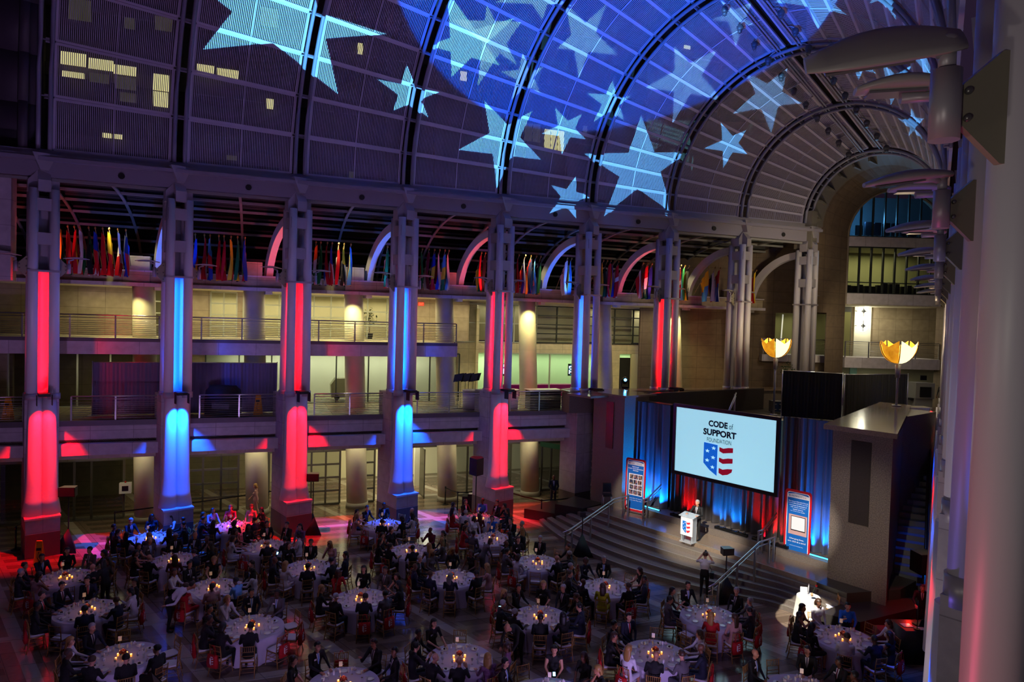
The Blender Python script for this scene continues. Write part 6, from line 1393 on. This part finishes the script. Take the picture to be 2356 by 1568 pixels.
def cloth_mesh(R, H, seed):
    m = MB(); rr = random.Random(seed); n = 72; rings = []
    rings.append([Vector((R*.999*math.cos(2*PI*i/n), R*.999*math.sin(2*PI*i/n), H)) for i in range(n)])
    ph = rr.uniform(0, 6)
    for k in range(1, 8):
        u = k/7; rings.append([Vector(((R+.012+u*(.02+.045*math.sin(11*a+ph)+.02*math.sin(19*a+ph*2)))*math.cos(a), (R+.012+u*(.02+.045*math.sin(11*a+ph)+.02*math.sin(19*a+ph*2)))*math.sin(a), H-.012-(H-.02)*u)) for a in [2*PI*i/n for i in range(n)]])
    m.skin(rings[::-1], cap0=False, cap1=True); return m
CLD = [cloth_mesh(.93, .755, s_).data('tablecloth', CLOTH) for s_ in (1, 2, 3)]
TTD = None
def put(p, loc, rz, label, grp): o = dup(p, loc, rz, label, grp); return o
for ti, ((x, y), nm, seats) in enumerate(TABLES):
    c = at_z(x, y, .75); c.z = 0; toks = seats.split(); rt = random.Random(ti*3+1)
    t = thing('banquet_table', 'round banquet table, the %s' % nm.replace('table', 'one') if not nm.startswith('table') else 'round banquet top of the %s' % nm, 'table', c, 'round banquet tables')
    m = MB(); m.cyl(c+Vector((0, 0, .715)), c+Vector((0, 0, .742)), .915, n=32); m.build('tabletop', mat('plywood_top', (.5, .38, .25), .7), t)
    m = MB(); m.cyl(c, c+Vector((0, 0, .715)), .05, n=8); m.cyl(c, c+Vector((0, 0, .03)), .3, n=12); m.build('pedestal', BLACKG, t)
    o = bpy.data.objects.new('tablecloth', CLD[ti % 3]); COL.objects.link(o); o.location = c; tag(o, 'ivory floor-length cloth on the %s' % nm, 'tablecloth', 'ivory tablecloths')
    view = math.atan2(-c.y, -c.x)                                               # towards the camera
    far = view+PI
    for k, tk in enumerate(toks):
        if tk == '-': continue
        # seat 0 is the far side, then counter-clockwise seen from above (towards picture left)
        a = far+2*PI*k/10+rt.uniform(-.07, .07); tote = tk.endswith('t') and len(tk) > 1; base = tk[:-1] if tote else tk
        rr_ = 1.36 if base != 'e' else 1.22; d = Vector((math.cos(a), math.sin(a), 0)); p = c+d*rr_; rz = a+PI/2+rt.uniform(-.12, .12)
        wh = '%s of %s' % (WHERES[k], nm)
        put(CH, p, rz, 'gold spindle-back chair, %s' % wh, None)
        if base != 'e':
            fac = -d.dot(Vector((-c.x, -c.y, 0)).normalized()) > -.3
            seated(base, p, rz+rt.uniform(-.15, .15), wh, fac)
        if tote:
            off = Matrix.Rotation(rz, 3, 'Z') @ Vector((rt.uniform(-.05, .05), -.275, .30)); put(TB, p+off, rz, 'red tote bag hung at the %s' % wh, None)
    gp = lambda r, a, z=.757: c+Vector((r*math.cos(a), r*math.sin(a), z))
    for k in range(10):
        a = far+2*PI*k/10
        if toks[k] != '-' or ti < 23: put(*((PLT, gp(.70, a+rt.uniform(-.1, .1)), rt.uniform(0, 6), 'plate with dark cake on the %s' % nm, 'cake plates on the %s' % nm) if rt.random() < .3 else (PLE, gp(.70, a+rt.uniform(-.1, .1)), rt.uniform(0, 6), 'empty white plate on the %s' % nm, 'empty plates on the %s' % nm))); put(WG, gp(.50+rt.uniform(-.05, .05), a+.22), rt.uniform(0, 6), 'wine glass on the %s' % nm, 'wine glasses on the %s' % nm)
        if k % 5 != 4: put(TG, gp(.58+rt.uniform(-.05, .05), a-.2), 0, 'water glass on the %s' % nm, 'water glasses on the %s' % nm)
        if k % 3 == 0: put(NAP, gp(.78, a+.25), rt.uniform(0, 6), 'crumpled white napkin on the %s' % nm, 'napkins on the %s' % nm)
    put(CP, gp(.0, 0), rt.uniform(0, 6), 'dark red rose centrepiece on the %s' % nm, 'rose centrepieces')
    for k in range(5): put(VOT, gp(.17+.05*rt.random(), k*1.257+rt.random()*.6), 0, 'lit votive candle on the %s' % nm, 'votive candles on the %s' % nm)
    put(NC, gp(.2, far+.4), far+PI/2, 'white number card on a wire stand on the %s' % nm, 'table number stands')
    point('candle_light', c+Vector((0, 0, 1.0)), 1.5*KEY, (1, .55, .2), .05)
# honour table
c = at_z(1860, 1371, .75); c.z = 0; t = thing('honour_table', 'small spotlit round table of honour below the stage steps', 'table', c); m = MB(); m.cyl(c+Vector((0, 0, .72)), c+Vector((0, 0, .745)), .38, n=24); m.cyl(c, c+Vector((0, 0, .72)), .04, n=8); m.build('tabletop', BLACKG, t)
m = MB(); R = []
for k in range(9):
    u = k/8; R.append([c+Vector(((.395+u*(.05+.06*math.sin(7*a)))*math.cos(a), (.395+u*(.05+.06*math.sin(7*a)))*math.sin(a), .745-.735*u)) for a in [2*PI*i/60 for i in range(60)]])
m.skin([[c+Vector((.39*math.cos(2*PI*i/60), .39*math.sin(2*PI*i/60), .757)) for i in range(60)]]+R, cap0=True, cap1=False); m.build('tablecloth', CLOTHW); tag(bpy.data.objects[-1] if False else [o for o in COL.objects if o.name.startswith('tablecloth')][-1], 'bright white cloth over the small spotlit honour table', 'tablecloth')
q = lambda x, y, z: c+Vector((x, y, .757+z))
t = thing('picture_card', 'white card standing on the honour table', 'card', q(-.15, 0, 0)); m = MB(); m.prism([q(-.28, .02, 0), q(-.04, -.03, 0), q(-.02, .06, .30), q(-.26, .1, .30)], (0, .01, 0)); m.build('card', WB, t)
t = thing('candlestick', 'white candle in a holder on the honour table', 'candle', q(.05, .12, 0)); m = MB(); m.cyl(q(.05, .12, 0), q(.05, .12, .03), .04, n=10); m.cyl(q(.05, .12, .03), q(.05, .12, .40), .016, n=8); m.build('candle', CHINA, t)
t = thing('rose_vase', 'single red rose leaning in a small vase on the honour table', 'flower', q(.12, .0, 0)); m = MB(); m.lathe([(.03, 0), (.04, .05), (.03, .12)], q(.12, 0, 0), 10); m.build('vase', mat('vase_tan', (.7, .55, .4), .4), t); m = MB(); m.tube([q(.12, 0, .05), q(.17, 0, .22), q(.26, 0, .36)], .006, 4); m.build('stem', LEAF, t); m = MB(); m.ball(q(.27, 0, .38), .045, 8, 6); m.build('blossom', mat('rose_red', (.85, .03, .05), .5), t)
t = thing('service_cap', 'small dark object on the near edge of the honour table', 'cap', q(.1, -.2, 0)); m = MB(); m.skin([[q(.1+.08*k_*math.cos(a), -.2+.06*k_*math.sin(a), z) for a in [2*PI*i/10 for i in range(10)]] for z, k_ in ((0, 1), (.02, 1.1), (.04, .6))]); m.build('crown', CL['n'][1], t)
put(CH, at_z(1912, 1425, 0), math.radians(75), 'gold chair tipped empty beside the honour table', None)
put(CH, at_z(937, 1150, 0), math.radians(200), 'gold chair in the doorway behind the right blue column', None)
# ------------------------------------------------------------------ standing people
def stand(code, loc, rz, label, j, kind='suit', hair='short', scale=1.0, sk=0, extra=None, fine=False):
    fem = code[1].isupper(); t = thing('person', label, 'person', loc, None, rz); t.scale = (scale,)*3
    POSES.append(j); pi = len(POSES)-1
    child('body', body_mesh(j, fem, 'standing_body', 9000 if fine else 2600), t, dress_slots(kind, code[0], SKIN[sk]))
    if code[1].lower() != 'x': child('hair', hair_data(pi, hair), t, [HAIRM[code[1].lower()]])
    child('face_features', front_part(pi, 'eyes'), t, [EYEM])
    if kind == 'suit': child('shirt_front', front_part(pi, 'shirt'), t, [CL['w'][1]]); child('tie', front_part(pi, 'tie'), t, [CL['b' if code[0] == 'n' else 'c'][1]])
    return t
def up(elL=(-.26, .02, 1.15), wrL=(-.24, .10, .90), elR=(.26, .02, 1.15), wrR=(.24, .10, .90), bend=0, turn=0, step=0, face=-.05, **kw):
    j = {'pel': (0, 0, .95), 'che': (0, bend*.35, 1.28-bend*.08), 'nek': (0, bend*.62+.01, 1.5-bend*.2), 'hed': (0, bend*.85+.05, 1.645-bend*.28), 'face': (math.sin(turn), math.cos(turn), face)}
    for s_, K in ((-1, 'L'), (1, 'R')):
        j['sh'+K] = (.19*s_, bend*.52, 1.42-bend*.17); j['hi'+K] = (.09*s_, 0, .92); st_ = step*s_
        j['kn'+K] = (.10*s_, .04+st_*.5, .50); j['an'+K] = (.11*s_, -.02+st_, .09+(.06 if st_ < 0 else 0)); j['to'+K] = (.13*s_, .12+st_, .04)
    j['elL'] = elL; j['wrL'] = wrL; j['elR'] = elR; j['wrR'] = wrR; j.update(kw); return j
TOAUD = math.atan2(-AA.y, -AA.x)-PI/2                                           # rz that faces down the hall
lc = G(-27.95, .1, 1.0)
sp = G(-27.42, .17, 1.0)
stand('kg', sp, TOAUD+.05, 'speaker in dark suit with glasses standing at the lectern', up(elL=(-.30, .12, 1.17), wrL=(-.26, .36, 1.18), elR=(.30, .12, 1.17), wrR=(.26, .36, 1.18), turn=-.2), 'suit', fine=True)
pp = at_z(1619, 1376, 0)
ph_ = stand('wb', pp, math.radians(-20), 'photographer in white shirt aiming a camera from the foot of the steps', up(elL=(-.30, .20, 1.32), wrL=(-.10, .26, 1.62), elR=(.30, .20, 1.34), wrR=(.10, .26, 1.62), step=.06), 'shirt', fine=True)
for s_ in ph_.children:
    if s_.name.startswith('body'): s_.material_slots[3].material = SKIN[0]
def hold(name, label, cat, root, parts):
    M_ = Matrix.Translation(root.location) @ Matrix.Rotation(root.rotation_euler.z, 4, 'Z') @ Matrix.Scale(root.scale.x, 4); t = thing(name, label, cat, M_ @ Vector(parts[0][3]), None)
    for nm, fnn, mt, _ in parts: m = MB(); fnn(m, lambda x, y, z: M_ @ Vector((x, y, z))); m.build(nm, mt, t)
hold('camera', 'black camera held to the photographer\'s face', 'camera', ph_, [('camera_body', lambda m, q: m.box(-.07, .07, .20, .27, 1.61, 1.70, q), BLACKG, (0, .24, 1.65)), ('camera_lens', lambda m, q: m.cyl(q(0, .27, 1.65), q(0, .38, 1.65), .035, n=10), BLACK, (0, .24, 1.65)), ('flash', lambda m, q: m.box(-.03, .03, .2, .26, 1.70, 1.78, q), BLACK, (0, 0, 0))])
hold('camera_bag', 'black bag slung at the photographer\'s hip', 'bag', ph_, [('bag_body', lambda m, q: m.box(.2, .34, -.1, .14, .82, 1.05, q), BLACK, (.27, 0, .9)), ('strap', lambda m, q: m.tube([q(.27, .02, 1.04), q(.16, .15, 1.25), q(-.12, .03, 1.50)], .012, 4), BLACK, (0, 0, 0))])
stand('nx', at_z(1272, 1167, 0), math.radians(180+5), 'security guard in dark suit standing with hands clasped by the barrier', up(elL=(-.26, .06, 1.16), wrL=(-.06, .20, .96), elR=(.26, .06, 1.16), wrR=(.06, .20, .98)), 'suit', scale=1.04, sk=2)
stand('pL', at_z(588, 1190, 0), math.radians(100), 'blond person in pale patterned dress walking past the glass doors', up(step=.22, elL=(-.26, -.08, 1.16), wrL=(-.22, -.12, .92), elR=(.26, .12, 1.17), wrR=(.2, .3, 1.0)), 'dress', 'bob', .98)
stand('wd', at_z(388, 1452, 0), math.radians(-70), 'waiter in white shirt and black trousers leaning over a table', up(bend=.75, elL=(-.22, .70, 1.02), wrL=(-.16, .92, .86), elR=(.26, .2, .98), wrR=(.24, -.05, .95)), 'shirt', scale=1.0, sk=1)
stand('wg', at_z(1066, 1262, 0), math.radians(-20), 'waiter in white shirt standing with a red bag beside the sound-desk table', up(elL=(-.27, .1, 1.15), wrL=(-.16, .32, 1.12), elR=(.27, .1, 1.15), wrR=(.16, .32, 1.12), bend=.15), 'shirt', scale=1.0)
stand('kD', at_z(243, 1402, 0), math.radians(70), 'long-haired person in long black dress standing at the caution-sign table', up(elL=(-.27, .1, 1.15), wrL=(-.16, .36, 1.1), bend=.15, face=-.3), 'gown', 'long', 1.0)
stand('kx', at_z(1192, 1530, 0), math.radians(150), 'bald person in black suit bending between the two lower middle tables', up(bend=.8, elL=(-.26, .55, .98), wrL=(-.2, .72, .78), elR=(.26, .55, .98), wrR=(.2, .72, .8)), 'suit', sk=1)
stand('fD', at_z(690, 1298, 0), math.radians(160), 'person in floral top standing in front of the middle red column', up(elL=(-.25, .08, 1.16), wrL=(-.1, .26, 1.1)), 'top', 'long', .97)
stand('gB', at_z(1108, 1332, 0), math.radians(-60), 'person in grey dress bending forward beside a red bag, mid hall', up(bend=.4, elL=(-.25, .3, 1.05), wrL=(-.2, .4, .85), elR=(.25, .3, 1.05), wrR=(.2, .4, .85)), 'dress', 'bob', .96)
# sound engineer in the red glow, with his desk
dj = at_z(2118, 1452, 0)
dd_ = stand('kR'.replace('R', 'd'), dj, math.radians(150), 'operator in dark shirt and cap lit red, hand raised to the headset', up(elL=(-.30, .12, 1.35), wrL=(-.14, .12, 1.6), elR=(.27, .2, 1.15), wrR=(.2, .4, 1.05), bend=.15), 'suit', scale=.98)
c = at_z(2108, 1522, 0)+Vector((.05, .25, 0)); t = thing('control_desk', 'tall black-draped control desk in red light beside the near colonnade', 'desk', c); q = lambda x, y, z: c+Vector((x, y, z))
m = MB(); R = [[q(.52*k_*sx+.012*math.sin(i), .42*k_*sy, z) for i, (sx, sy) in enumerate(((-1, -1), (1, -1), (1, 1), (-1, 1)))] for z, k_ in ((0, 1.04), (.5, 1.0), (1.05, 1.0))]; m.skin(R); m.build('black_cover', BLACK, t)
t2 = thing('laptop', 'open laptop glowing blue on the control desk', 'laptop', q(.2, .1, 1.06)); m = MB(); m.prism([q(.05, -.1, 1.06), q(.42, 0, 1.06), q(.36, .24, 1.06), q(-.01, .14, 1.06)], (0, 0, .02)); m.build('keyboard', BLACKG, t2); m = MB(); m.prism([q(.05, -.12, 1.08), q(.42, -.02, 1.08), q(.44, -.12, 1.34), q(.07, -.22, 1.34)], (0, -.012, 0)); m.build('lid', mat('laptop_lid_navy', (.08, .11, .2), .4), t2)
t3 = thing('paper_sheet', 'sheets of paper lit red on the control desk', 'paper', q(-.25, 0, 1.06)); m = MB(); m.box(-.42, -.12, -.15, .1, 1.055, 1.062, q); m.box(-.1, .18, -.34, -.14, 1.055, 1.062, q); m.build('sheets', CHINA, t3)
point('red_desk_lamp', q(.1, .5, 1.25), 16*KEY, (1, .02, .01), .05)
m = MB(); p_ = q(-.1, -.3, 1.06); m.cyl(p_, p_+Vector((0, 0, .9)), .012, n=5); m.cyl(p_, p_+Vector((0, 0, .02)), .09, n=10); tag(m.build('desk_lamp_stand', BLACKG), 'thin black stand rising from the control desk', 'stand')
c2 = q(-.6, .5, 0); m = MB(); m.skin([[c2+Vector((x*k_, y*k_, z)) for x, y in ((-.3, -.25), (.3, -.25), (.3, .25), (-.3, .25))] for z, k_ in ((0, 1.15), (.7, 1))]); tag(m.build('covered_crate', mat('red_cover', (.45, .03, .04), .8)), 'low red-covered crate left of the control desk', 'crate')
op = Vector((26.95, 42.6, 5.45)); stand('cd', op, math.radians(100), 'guard in dark uniform standing by the x-ray scanner in the far lobby', up(), 'suit', sk=2)
# phones glowing in hands are part of the crowd light: two small ones
for (x, y, z, lb) in ((638, 1272, .9, 'left of the middle red column'), (1150, 1397, .95, 'at the left of the chartreuse guest'), (1275, 1550, .95, 'at the cut-off table right of centre')):
    p = at_z(x, y, z); m = MB(); m.box(-.035, .035, -.06, .06, 0, .008, lambda a, b, cc: p+Vector((a, b*.7, cc+b*.5))); tag(m.build('phone', mat('phone_screen', (.6, .85, 1), .4, emis=3)), 'small glowing phone screen %s' % lb, 'phone', 'glowing phones')
# remove the prototypes
for r_ in PROTOS:
    for ch in list(r_.children):
        for g_ in list(ch.children): bpy.data.objects.remove(g_)
        bpy.data.objects.remove(ch)
    bpy.data.objects.remove(r_)
